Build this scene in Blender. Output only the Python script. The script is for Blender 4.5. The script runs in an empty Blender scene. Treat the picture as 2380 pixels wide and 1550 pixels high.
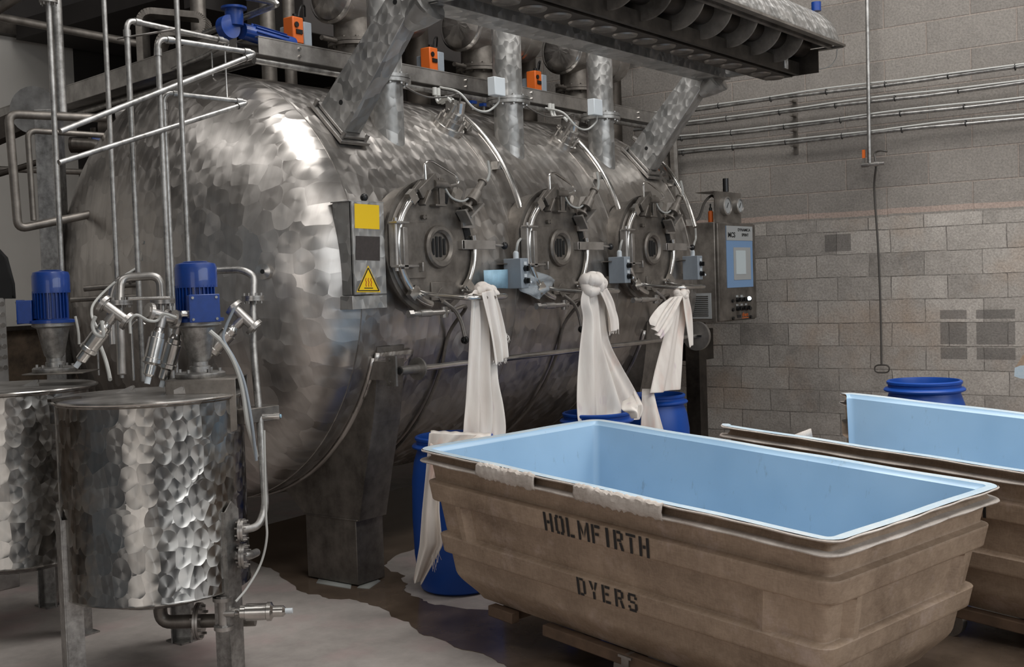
import bpy, math, random
from mathutils import Vector, Matrix
random.seed(7)
S = bpy.context.scene
COL = S.collection
V = Vector
PI = math.pi

# ------------------------------------------------------------------ camera
F_PX = 2700.0
CX, CY = 1190.0, 775.0
CAM_H = 1.65
def _axes():
    d1 = V((3250-CX, -(590-CY), -F_PX)).normalized()
    d2 = V((-2400-CX, -(775-CY), -F_PX)).normalized()
    up = d1.cross(d2).normalized()
    a = (d1+d2).normalized(); b = up.cross(a)
    return (a-b)/2**.5, (a+b)/2**.5, up
AX, AY, AZ = _axes()
R3 = Matrix((AX, AY, AZ))            # camera -> world
ORG = V((0, 0, CAM_H))
cam_d = bpy.data.cameras.new('camera')
cam = bpy.data.objects.new('camera', cam_d); COL.objects.link(cam)
cam.matrix_world = Matrix.Translation(ORG) @ R3.to_4x4()
cam_d.sensor_fit = 'HORIZONTAL'; cam_d.sensor_width = 36.0
cam_d.lens = 36.0*F_PX/2380.0
cam_d.clip_start = .05; cam_d.clip_end = 100
S.camera = cam
# measuring helpers: where the sight line through an image point meets a real plane of the room
FWD = R3 @ V((0, 0, -1))
def ray(px, py): return (R3 @ V((px-CX, -(py-CY), -F_PX))).normalized()
def on(px, py, ax, val):
    d = ray(px, py); return ORG + d*((val-ORG[ax])/d[ax])
def at(px, py, dep):
    d = ray(px, py); return ORG + d*(dep/d.dot(FWD))
def oncyl(px, py, r, yc, zc):
    d = ray(px, py); a = d.y*d.y+d.z*d.z
    b = 2*(d.y*(ORG.y-yc)+d.z*(ORG.z-zc)); k = (ORG.y-yc)**2+(ORG.z-zc)**2-r*r
    D = max(b*b-4*a*k, 0); return ORG + d*((-b-D**.5)/2/a)

# ------------------------------------------------------------------ light
S.view_settings.view_transform = 'Standard'; S.view_settings.look = 'None'
S.view_settings.gamma = 1; S.view_settings.use_curve_mapping = False
S.view_settings.exposure = 0.0
W = bpy.data.worlds.new('world'); S.world = W; W.use_nodes = True
W.node_tree.nodes['Background'].inputs[0].default_value = (.80, .90, 1.0, 1)
W.node_tree.nodes['Background'].inputs[1].default_value = .13
def area(name, loc, sx, sy, power, target=None, col=(1, .97, .93)):
    l = bpy.data.lights.new(name, 'AREA'); l.shape = 'RECTANGLE'; l.size = sx; l.size_y = sy
    l.energy = power; l.color = col
    o = bpy.data.objects.new(name, l); COL.objects.link(o); o.location = loc
    if target is not None:
        o.rotation_euler = (V(target)-V(loc)).to_track_quat('-Z', 'Y').to_euler()
    return o
WH = (1, .985, .965)
area('rooflight', (5.2, 3.2, 5.9), 3.2, 2.0, 230, None, WH)
area('rooflight', (3.0, 0.2, 5.9), 4.5, 1.4, 170, None, WH)
area('rooflight', (7.6, 0.6, 5.9), 2.0, 3.0, 150, None, WH)
area('rooflight', (1.0, 5.5, 5.9), 1.2, 4.0, 55, None, WH)
area('high_windows', (4.0, -5.7, 3.9), 10.0, 2.0, 290, (4.0, 6, 2.9), (.93, .97, 1))
area('doorway_daylight', (-4.6, -1.0, 2.4), 3.6, 3.6, 70, (4, 4.5, .8), (1, .95, .9))

# ------------------------------------------------------------------ mesh builder
class MB:
    def __init__(s): s.v = []; s.f = []; s.uv = []; s.sm = []; s.mi = []
    def add(s, vs, fs, uvs=None, smooth=False, mi=0, M=None):
        n = len(s.v)
        for p in vs:
            p = V(p); s.v.append(M @ p if M is not None else p)
        for i, f in enumerate(fs):
            s.f.append([n+k for k in f]); s.sm.append(smooth); s.mi.append(mi)
            if uvs: s.uv.append(uvs[i])
            else:
                ps = [V(vs[k]) for k in f]
                nn = (ps[1]-ps[0]).cross(ps[-1]-ps[0])
                a = max(range(3), key=lambda q: abs(nn[q]))
                ij = [(1, 2), (0, 2), (0, 1)][a]
                s.uv.append([(p[ij[0]], p[ij[1]]) for p in ps])
        return s
    def box(s, c, d, M=None, mi=0):
        x, y, z = [q/2 for q in d]; c = V(c)
        vs = [c+V(p) for p in [(-x,-y,-z),(x,-y,-z),(x,y,-z),(-x,y,-z),(-x,-y,z),(x,-y,z),(x,y,z),(-x,y,z)]]
        return s.add(vs, [(0,3,2,1),(4,5,6,7),(0,1,5,4),(1,2,6,5),(2,3,7,6),(3,0,4,7)], M=M, mi=mi)
    def bar(s, p0, p1, w, h, up=(0,0,1), mi=0):
        p0 = V(p0); p1 = V(p1); d = (p1-p0); L = d.length; d.normalize()
        u = V(up); sd = d.cross(u)
        if sd.length < 1e-4: sd = d.cross(V((0,1,0)))
        sd.normalize(); u = sd.cross(d)
        M = Matrix((d, sd, u)).transposed().to_4x4(); M.translation = (p0+p1)/2
        return s.box((0,0,0), (L, w, h), M=M, mi=mi)
    def tube(s, pts, r, n=12, caps=True, closed=False, mi=0):
        pts = [V(p) for p in pts]; m = len(pts)
        rr = r if isinstance(r, (list, tuple)) else [r]*m
        T = []
        for i in range(m):
            if closed: t = pts[(i+1) % m]-pts[i-1]
            else: t = pts[min(i+1, m-1)]-pts[max(i-1, 0)]
            T.append(t.normalized())
        ref = V((0,0,1)) if abs(T[0].z) < .9 else V((1,0,0))
        u = T[0].cross(ref).normalized(); U = [u]
        for i in range(1, m):
            q = T[i-1].rotation_difference(T[i]); u = (q @ u); u = (u-T[i]*u.dot(T[i])).normalized(); U.append(u)
        vs = []; L = [0]
        for i in range(1, m): L.append(L[-1]+(pts[i]-pts[i-1]).length)
        for i in range(m):
            w = T[i].cross(U[i])
            for k in range(n):
                a = 2*PI*k/n; vs.append(pts[i]+(U[i]*math.cos(a)+w*math.sin(a))*rr[i])
        fs = []; uv = []
        for i in range(m if closed else m-1):
            j = (i+1) % m
            for k in range(n):
                k2 = (k+1) % n
                fs.append((i*n+k, i*n+k2, j*n+k2, j*n+k))
                c0, c1 = 2*PI*rr[i]*k/n, 2*PI*rr[i]*(k+1)/n; l1 = L[j] if j else L[-1]
                uv.append([(c0, L[i]), (c1, L[i]), (c1, l1), (c0, l1)])
        s.add(vs, fs, uv, smooth=True, mi=mi)
        if caps and not closed:
            for i, o in ((0, -1), (m-1, 1)):
                ring = [vs[i*n+k] for k in range(n)]
                s.add(ring, [tuple(range(n))[::-1] if o < 0 else tuple(range(n))], mi=mi)
        return s
    def cyl(s, p0, p1, r, r1=None, n=28, mi=0):
        return s.tube([p0, p1], [r, r if r1 is None else r1], n=n, mi=mi)
    def lathe(s, prof, o=(0,0,0), ax=(0,0,1), n=40, a0=0, a1=2*PI, mi=0, smooth=True):
        o = V(o); ax = V(ax).normalized()
        e1 = ax.cross(V((0,1,0))) if abs(ax.y) < .9 else ax.cross(V((0,0,1)))
        e1.normalize(); e2 = ax.cross(e1)
        full = abs(a1-a0-2*PI) < 1e-6; m = n if full else n+1
        vs = []; L = [0]
        for i in range(1, len(prof)): L.append(L[-1]+math.hypot(prof[i][0]-prof[i-1][0], prof[i][1]-prof[i-1][1]))
        rm = max(p[0] for p in prof)
        for r, h in prof:
            for k in range(m):
                a = a0+(a1-a0)*k/n; vs.append(o+ax*h+(e1*math.cos(a)+e2*math.sin(a))*max(r, 1e-5))
        fs = []; uv = []
        for i in range(len(prof)-1):
            for k in range(n):
                k2 = (k+1) % m
                fs.append((i*m+k, i*m+k2, (i+1)*m+k2, (i+1)*m+k))
                c0, c1 = a0+(a1-a0)*k/n, a0+(a1-a0)*(k+1)/n
                uv.append([(c0*rm, L[i]), (c1*rm, L[i]), (c1*rm, L[i+1]), (c0*rm, L[i+1])])
        return s.add(vs, fs, uv, smooth=smooth, mi=mi)
    def disc(s, c, ax, r, t, n=32, mi=0):
        return s.lathe([(0, 0), (r, 0), (r, t), (0, t)], c, ax, n=n, mi=mi, smooth=False)
    def sphere(s, c, r, n=16, sc=(1,1,1), mi=0):
        c = V(c); vs = []; fs = []
        for i in range(n//2+1):
            a = PI*i/(n//2)
            for k in range(n):
                b = 2*PI*k/n; vs.append(c+V((r*sc[0]*math.sin(a)*math.cos(b), r*sc[1]*math.sin(a)*math.sin(b), r*sc[2]*math.cos(a))))
        for i in range(n//2):
            for k in range(n): fs.append((i*n+k, (i+1)*n+k, (i+1)*n+(k+1) % n, i*n+(k+1) % n))
        return s.add(vs, fs, smooth=True, mi=mi)
    def prism(s, poly, o, ux, uy, t, mi=0):
        o = V(o); ux = V(ux); uy = V(uy); nn = ux.cross(uy).normalized()*t
        n = len(poly); a = [o+ux*x+uy*y for x, y in poly]; b = [p+nn for p in a]
        fs = [tuple(range(n))[::-1], tuple(range(n, 2*n))]+[(i, (i+1) % n, n+(i+1) % n, n+i) for i in range(n)]
        return s.add(a+b, fs, mi=mi)
    def flange(s, c, ax, r, t=.022, bolts=8, gap=.004, mi=0):
        c = V(c); ax = V(ax).normalized()
        s.disc(c-ax*(t+gap/2), ax, r, t, mi=mi); s.disc(c+ax*gap/2, ax, r, t, mi=mi); s.disc(c-ax*gap, ax, r*.93, gap*2, mi=mi)
        e1 = ax.cross(V((0,1,0))) if abs(ax.y) < .9 else ax.cross(V((0,0,1)))
        e1.normalize(); e2 = ax.cross(e1)
        for k in range(bolts):
            a = 2*PI*(k+.5)/bolts; p = c+(e1*math.cos(a)+e2*math.sin(a))*r*.82
            s.cyl(p-ax*(t+.014), p+ax*(t+.014), r*.075, n=6, mi=mi)
        return s
    def grid(s, fn, nu, nv, smooth=True, mi=0, uvs=(1, 1)):
        vs = [fn(i/nu, j/nv) for j in range(nv+1) for i in range(nu+1)]
        fs = []; uv = []
        for j in range(nv):
            for i in range(nu):
                a = j*(nu+1)+i; fs.append((a, a+1, a+nu+2, a+nu+1))
                uv.append([(i/nu*uvs[0], j/nv*uvs[1]), ((i+1)/nu*uvs[0], j/nv*uvs[1]), ((i+1)/nu*uvs[0], (j+1)/nv*uvs[1]), (i/nu*uvs[0], (j+1)/nv*uvs[1])])
        return s.add(vs, fs, uv, smooth=smooth, mi=mi)

def fillet(pts, r=.06, n=6):
    pts = [V(p) for p in pts]; out = [pts[0]]
    for i in range(1, len(pts)-1):
        a, b, c = pts[i-1], pts[i], pts[i+1]
        u = (a-b); w = (c-b); q = min(r, u.length*.45, w.length*.45); u.normalize(); w.normalize()
        p0 = b+u*q; p1 = b+w*q
        for k in range(n+1):
            t = k/n; out.append(p0*(1-t)**2+b*2*t*(1-t)+p1*t*t)
    out.append(pts[-1]); return out
def catmull(pts, n=6):
    pts = [V(p) for p in pts]; P = [pts[0]*2-pts[1]]+pts+[pts[-1]*2-pts[-2]]; out = []
    for i in range(1, len(P)-2):
        for k in range(n):
            t = k/n
            out.append(.5*((2*P[i])+(P[i+1]-P[i-1])*t+(2*P[i-1]-5*P[i]+4*P[i+1]-P[i+2])*t*t+(3*P[i]-P[i-1]-3*P[i+1]+P[i+2])*t**3))
    out.append(pts[-1]); return out

def mesh_of(name, mb, mats):
    me = bpy.data.meshes.new(name)
    me.from_pydata([tuple(v) for v in mb.v], [], mb.f)
    uvl = me.uv_layers.new(name='UVMap'); data = []
    for u in mb.uv:
        for q in u: data += [q[0], q[1]]
    uvl.data.foreach_set('uv', data)
    me.polygons.foreach_set('use_smooth', mb.sm); me.polygons.foreach_set('material_index', mb.mi)
    for m in (mats if isinstance(mats, (list, tuple)) else [mats]): me.materials.append(m)
    me.update(); me.set_sharp_from_angle(angle=math.radians(38)); return me
def wloc(o):
    l = V((0,0,0))
    while o is not None: l = l+o.location; o = o.parent
    return l
def part(name, mb, mats, parent, label=None, local=False, bevel=0, sub=0, solid=0, loc=None, stuff=False):
    """one mesh under its thing; world coordinates are taken back to the parent's own frame"""
    if not local:
        o_ = wloc(parent)
        for v in mb.v: v -= o_
    o = bpy.data.objects.new(name, mesh_of(name, mb, mats)); COL.objects.link(o); o.parent = parent
    if loc is not None: o.location = loc
    if label: o['label'] = label
    if stuff: o['kind'] = 'stuff'
    mods(o, bevel, sub, solid); return o
def mods(o, bevel=0, sub=0, solid=0):
    if solid: m = o.modifiers.new('thickness', 'SOLIDIFY'); m.thickness = solid; m.offset = 0
    if bevel: m = o.modifiers.new('bevel', 'BEVEL'); m.width = bevel; m.segments = 2; m.limit_method = 'ANGLE'; m.angle_limit = math.radians(40)
    if sub: m = o.modifiers.new('subdivision', 'SUBSURF'); m.levels = sub; m.render_levels = sub
def tag(o, label, cat, group=None):
    o['label'] = label; o['category'] = cat
    if group: o['group'] = group
    return o
def thing(name, label, cat, loc=(0,0,0), group=None, rot=None):
    o = bpy.data.objects.new(name, None); COL.objects.link(o); o.location = loc; o.empty_display_size = .1
    if rot is not None: o.rotation_euler = rot
    return tag(o, label, cat, group)
def solo(name, mb, mats, label, cat, group=None, bevel=0, sub=0, solid=0):
    """a thing that is one mesh; its origin goes to the middle of its base"""
    xs = [v.x for v in mb.v]; ys = [v.y for v in mb.v]; zs = [v.z for v in mb.v]
    o_ = V(((min(xs)+max(xs))/2, (min(ys)+max(ys))/2, min(zs)))
    for v in mb.v: v -= o_
    o = bpy.data.objects.new(name, mesh_of(name, mb, mats)); COL.objects.link(o); o.location = o_
    mods(o, bevel, sub, solid); return tag(o, label, cat, group)
def struct(name, mb, mats):
    o = bpy.data.objects.new(name, mesh_of(name, mb, mats)); COL.objects.link(o); o['kind'] = 'structure'; return o
def dup(o, parent=None, loc=None, label=None):
    c = o.copy(); COL.objects.link(c); c.parent = parent if parent is not None else None
    if loc is not None: c.location = loc
    if label: c['label'] = label
    for ch in list(o.children): dup(ch, c)
    return c

# ------------------------------------------------------------------ materials
def srgb(r, g, b):
    return tuple(((c/255)/12.92 if c/255 <= .04045 else ((c/255+.055)/1.055)**2.4) for c in (r, g, b))+(1,)
class NT:
    def __init__(s, name):
        s.m = bpy.data.materials.new(name); s.m.use_nodes = True; s.t = s.m.node_tree; s.b = s.t.nodes['Principled BSDF']
    def n(s, typ, **kw):
        o = s.t.nodes.new(typ)
        for k, v in kw.items():
            if k.startswith('i_'):
                key = k[2:]; key = int(key) if key.isdigit() else key.replace('_', ' ')
                o.inputs[key].default_value = v
            else: setattr(o, k, v)
        return o
    def l(s, a, b): s.t.links.new(a, b)
    def noise(s, co, scale, detail=4, rough=.6, dist=0):
        o = s.n('ShaderNodeTexNoise', i_Scale=scale, i_Detail=detail, i_Roughness=rough, i_Distortion=dist); s.l(co, o.inputs['Vector']); return o.outputs['Fac']
    def ramp(s, fac, stops, interp='LINEAR'):
        o = s.n('ShaderNodeValToRGB'); e = o.color_ramp.elements; o.color_ramp.interpolation = interp
        while len(e) < len(stops): e.new(.5)
        for q, (p, c) in zip(e, stops): q.position = p; q.color = c if len(c) == 4 else c+(1,)
        s.l(fac, o.inputs[0]); return o.outputs[0]
    def map(s, co, scale=(1,1,1), loc=(0,0,0), rot=(0,0,0)):
        o = s.n('ShaderNodeMapping'); o.inputs['Scale'].default_value = scale; o.inputs['Location'].default_value = loc; o.inputs['Rotation'].default_value = rot
        s.l(co, o.inputs[0]); return o.outputs[0]
    def math(s, op, a, b=None, clamp=False):
        o = s.n('ShaderNodeMath', operation=op, use_clamp=clamp)
        for i, x in enumerate((a, b)):
            if x is None: continue
            if isinstance(x, (int, float)): o.inputs[i].default_value = x
            else: s.l(x, o.inputs[i])
        return o.outputs[0]
    def mix(s, fac, a, b, mode='MIX'):
        o = s.n('ShaderNodeMix', data_type='RGBA', blend_type=mode)
        for i, x in ((0, fac), (6, a), (7, b)):
            if isinstance(x, (int, float)): o.inputs[i].default_value = x
            elif isinstance(x, tuple): o.inputs[i].default_value = x
            else: s.l(x, o.inputs[i])
        return o.outputs[2]
    def bump(s, h, strength, dist=.01, prev=None):
        o = s.n('ShaderNodeBump', i_Strength=strength, i_Distance=dist); s.l(h, o.inputs['Height'])
        if prev is not None: s.l(prev, o.inputs['Normal'])
        s.l(o.outputs[0], s.b.inputs['Normal']); return o.outputs[0]
    def co(s, k='Object'): return s.n('ShaderNodeTexCoord').outputs[k]
def plain(name, c, rough=.5, metal=0, noise=.0, nscale=20, bump=0, **kw):
    m = NT(name); m.b.inputs['Roughness'].default_value = rough; m.b.inputs['Metallic'].default_value = metal
    for k, v in kw.items(): m.b.inputs[k.replace('_', ' ')].default_value = v
    c = srgb(*c)
    if noise or bump:
        co = m.co(); f = m.noise(co, nscale, 5)
        lo = tuple(q*(1-noise) for q in c[:3]); hi = tuple(min(1, q*(1+noise)) for q in c[:3])
        m.l(m.ramp(f, [(.3, lo), (.7, hi)]), m.b.inputs['Base Color'])
        if bump: m.bump(f, bump, .005)
    else: m.b.inputs['Base Color'].default_value = c
    return m.m
def swirled(name, c_lo, c_hi, cell=.08, strength=.5, rough=.3, streak=.3, spread=.10, uvco=True, aniso=.6, metal=.85, lip=.5):
    """stainless sheet polished in overlapping discs, with handling streaks"""
    m = NT(name); m.b.inputs['Metallic'].default_value = metal
    co = m.co('UV') if uvco else m.co('Object')
    wob = m.n('ShaderNodeTexNoise', i_Scale=3.0, i_Detail=2.0); m.l(co, wob.inputs['Vector'])
    sub = m.n('ShaderNodeVectorMath', operation='MULTIPLY_ADD'); m.l(wob.outputs['Color'], sub.inputs[0])
    sub.inputs[1].default_value = (.05, .05, .05); m.l(co, sub.inputs[2])
    p = m.map(sub.outputs[0], scale=(1/cell, .78/cell, 1/cell))
    # discs laid over one another in four passes, the later pass on top
    vec = None; rnd = None; edge = None
    for k, (ox, oy) in enumerate(((0, 0), (.5, .27), (.23, .62), (.71, .85))):
        q = m.map(p, loc=(ox, oy, 0)); vo = m.n('ShaderNodeTexVoronoi', i_Scale=1.0, i_Randomness=.6); vo.voronoi_dimensions = '2D'; m.l(q, vo.inputs['Vector'])
        d = m.n('ShaderNodeVectorMath', operation='SUBTRACT'); m.l(q, d.inputs[0]); m.l(vo.outputs['Position'], d.inputs[1])
        if vec is None: vec, rnd = d.outputs[0], vo.outputs['Color']
        else:
            mask = m.math('LESS_THAN', vo.outputs['Distance'], .6)
            for_ = m.n('ShaderNodeMix', data_type='VECTOR'); m.l(mask, for_.inputs[0]); m.l(vec, for_.inputs[4]); m.l(d.outputs[0], for_.inputs[5]); vec = for_.outputs[1]
            rnd = m.mix(mask, rnd, vo.outputs['Color'])
    sp = m.n('ShaderNodeSeparateXYZ'); m.l(vec, sp.inputs[0])
    sc = m.n('ShaderNodeSeparateColor'); m.l(rnd, sc.inputs[0])
    ln = m.n('ShaderNodeVectorMath', operation='LENGTH'); m.l(vec, ln.inputs[0])
    # brushing direction runs round each disc's centre
    tg = m.n('ShaderNodeTangent', direction_type='UV_MAP'); tg.uv_map = 'UVMap'
    ge = m.n('ShaderNodeNewGeometry'); cr = m.n('ShaderNodeVectorMath', operation='CROSS_PRODUCT'); m.l(ge.outputs['Normal'], cr.inputs[0]); m.l(tg.outputs[0], cr.inputs[1])
    s1 = m.n('ShaderNodeVectorMath', operation='SCALE'); m.l(tg.outputs[0], s1.inputs[0]); m.l(m.math('MULTIPLY', sp.outputs[1], -1), s1.inputs['Scale'])
    s2 = m.n('ShaderNodeVectorMath', operation='SCALE'); m.l(cr.outputs[0], s2.inputs[0]); m.l(sp.outputs[0], s2.inputs['Scale'])
    ad = m.n('ShaderNodeVectorMath', operation='ADD'); m.l(s1.outputs[0], ad.inputs[0]); m.l(s2.outputs[0], ad.inputs[1])
    m.l(ad.outputs[0], m.b.inputs['Tangent']); m.b.inputs['Anisotropic'].default_value = aniso
    tilt = m.math('ADD', m.math('MULTIPLY', sp.outputs[0], m.math('SUBTRACT', sc.outputs[0], .5)), m.math('MULTIPLY', sp.outputs[1], m.math('MULTIPLY', m.math('ADD', sc.outputs[1], .2), -.6)))
    dish = m.math('MULTIPLY', m.math('POWER', ln.outputs['Value'], 2), .8)
    h = m.math('ADD', tilt, dish)
    dr = m.n('ShaderNodeVectorMath', operation='DOT_PRODUCT'); m.l(vec, dr.inputs[0]); dr.inputs[1].default_value = (.9, -1.3, 0)
    h = m.math('ADD', h, m.math('MULTIPLY', m.math('POWER', m.math('MAXIMUM', dr.outputs['Value'], 0), 4), lip))
    fine = m.noise(co, 2.2, 3)
    h = m.math('ADD', h, m.math('MULTIPLY', fine, 1.5))
    m.bump(h, strength, cell*.12)
    st = m.noise(m.map(co, scale=(9, .7, 9)), 1.6, 6, .65)
    bl = m.noise(co, 1.1, 4, .6, .5)
    k = m.math('ADD', m.math('MULTIPLY', st, streak), m.math('ADD', m.math('MULTIPLY', bl, .5), m.math('MULTIPLY', sc.outputs[2], spread)))
    m.l(m.ramp(k, [(.25, srgb(*c_lo)), (.75, srgb(*c_hi))]), m.b.inputs['Base Color'])
    rr = m.math('ADD', m.math('MULTIPLY', sc.outputs[0], .14), rough-.07)
    m.l(rr, m.b.inputs['Roughness'])
    return m.m
def galv(name, c_lo, c_hi, rough=.42, scale=14, metal=.9):
    m = NT(name); m.b.inputs['Metallic'].default_value = metal; co = m.co()
    f = m.noise(co, scale, 6, .65); g = m.noise(m.map(co, scale=(1, 1, .25)), scale*.4, 4)
    k = m.math('MULTIPLY', m.math('ADD', f, g), .5)
    m.l(m.ramp(k, [(.35, srgb(*c_lo)), (.62, srgb(*c_hi))]), m.b.inputs['Base Color'])
    m.l(m.math('ADD', m.math('MULTIPLY', g, .25), rough-.12), m.b.inputs['Roughness']); m.bump(f, .15, .002); return m.m

M_shell = swirled('vessel_steel', (118, 113, 109), (192, 187, 182), cell=.105, strength=.22, rough=.34, streak=.5, spread=.22, aniso=.5, metal=.92)
M_tank = swirled('tank_steel', (78, 75, 73), (158, 154, 149), cell=.068, strength=.22, rough=.27, streak=.5, spread=.45, aniso=.8, metal=1.0, lip=1.6)
M_beam = swirled('swirled_sheet', (118, 118, 116), (182, 180, 177), cell=.075, strength=.35, rough=.42, streak=.25, spread=.35, aniso=.6, metal=.72, lip=.8)
M_steel = galv('stainless', (124, 121, 117), (188, 184, 180), .34, 8, .85)
M_bright = galv('polished_stainless', (168, 165, 160), (212, 209, 205), .22, 10, .95)
M_pipe = galv('galvanised_pipe', (112, 110, 107), (182, 180, 177), .42, 30)
M_dull = galv('dull_steel', (88, 83, 78), (142, 136, 129), .46, 10, .75)
M_dark = galv('dark_steel', (52, 48, 45), (88, 82, 76), .5, 9)
M_black = plain('black_plastic', (16, 16, 17), .32)
M_hole = plain('dark_slot', (10, 10, 10), .8)
M_blue = plain('blue_paint', (6, 50, 120), .38, 0, .12, 40, .05, Coat_Weight=.3)
M_drum = plain('blue_plastic', (6, 66, 150), .42, 0, .06, 6, .05)
M_yellow = plain('yellow_sign', (226, 186, 12), .5)
M_orange = plain('orange_plastic', (196, 92, 24), .55)
M_greypl = plain('grey_plastic', (134, 142, 150), .5, 0, .05, 30)
M_whitepl = plain('white_plastic', (196, 202, 206), .45)
M_cable = plain('pale_cable', (168, 168, 164), .5)
M_dcable = plain('dark_cable', (62, 58, 54), .5)
M_ink = plain('black_ink', (24, 22, 22), .6)
M_red = plain('red_ink', (168, 60, 24), .6)
M_darkplate = plain('dark_plate', (66, 60, 58), .45, .3, .15, 60)
M_wood = plain('frame_timber', (96, 76, 60), .8, 0, .3, 12, .2)

def cloth_mat():
    m = NT('undyed_cloth'); co = m.co()
    f = m.noise(co, 260, 2); g = m.noise(m.map(co, scale=(6, 6, .9)), 2.0, 4, .6)
    base = m.ramp(g, [(.3, srgb(214, 204, 196)), (.7, srgb(236, 230, 222))])
    st = m.noise(m.map(co, scale=(3.5, 3.5, 1.0), loc=(3, 1, 0)), 1.7, 3, .55)
    base = m.mix(m.ramp(st, [(.56, (0,0,0)), (.72, (.6,.6,.6))]), base, srgb(206, 156, 138))
    st2 = m.noise(m.map(co, scale=(4.5, 4.5, 1.6), loc=(8, 2, 5)), 2.2, 3, .5)
    base = m.mix(m.ramp(st2, [(.64, (0,0,0)), (.76, (.5,.5,.5))]), base, srgb(160, 120, 156))
    m.l(base, m.b.inputs['Base Color']); m.b.inputs['Roughness'].default_value = .9
    m.bump(f, .12, .001); return m.m
M_cloth = cloth_mat()
def fibre(name, lo, hi, rough=.55):
    m = NT(name); co = m.co()
    f1 = m.noise(m.map(co, scale=(1.2, 1.2, 5), rot=(.3, .5, 0)), 16, 7, .75, 1.4); f2 = m.noise(m.map(co, scale=(5, 1.4, 1.4), rot=(.9, .2, .6)), 11, 7, .75, 1.8)
    g = m.noise(co, 2.6, 7, .7, .5)
    k = m.math('ADD', m.math('MULTIPLY', m.math('ADD', f1, f2), .26), m.math('MULTIPLY', g, .55))
    base = m.ramp(k, [(.36, srgb(*lo)), (.64, srgb(*hi))])
    d = m.noise(m.map(co, loc=(4, 4, 4)), 4, 8, .75)
    base = m.mix(m.ramp(d, [(.56, (0,0,0)), (.72, (.6,.6,.6))]), base, srgb(190, 170, 160))
    sc = m.noise(m.map(co, scale=(1, 1, 1), loc=(9, 4, 1)), 9, 8, .8)
    base = m.mix(m.ramp(sc, [(.66, (0,0,0)), (.74, (.7,.7,.7))]), base, srgb(66, 52, 42))
    m.l(base, m.b.inputs['Base Color']); m.b.inputs['Roughness'].default_value = rough
    m.bump(m.math('ADD', f1, f2), .3, .002); return m.m
M_tub = fibre('worn_fibreglass', (112, 93, 76), (172, 150, 129))
M_lip = fibre('frayed_fibreglass', (150, 138, 128), (204, 196, 188), .8)
def tubblue():
    m = NT('pale_blue_gelcoat'); co = m.co()
    g = m.noise(co, 1.5, 3); base = m.ramp(g, [(.3, srgb(142, 174, 200)), (.7, srgb(160, 190, 214))])
    s1 = m.noise(m.map(co, scale=(5, 5, 1.5)), 3.5, 8, .75)
    base = m.mix(m.ramp(s1, [(.60, (0,0,0)), (.72, (.55,.55,.55))]), base, srgb(112, 120, 128))
    m.l(base, m.b.inputs['Base Color']); m.b.inputs['Roughness'].default_value = .33; return m.m
M_tubin = tubblue()
M_tubrim = fibre('blue_white_rim', (136, 166, 188), (186, 194, 196), .7)

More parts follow.
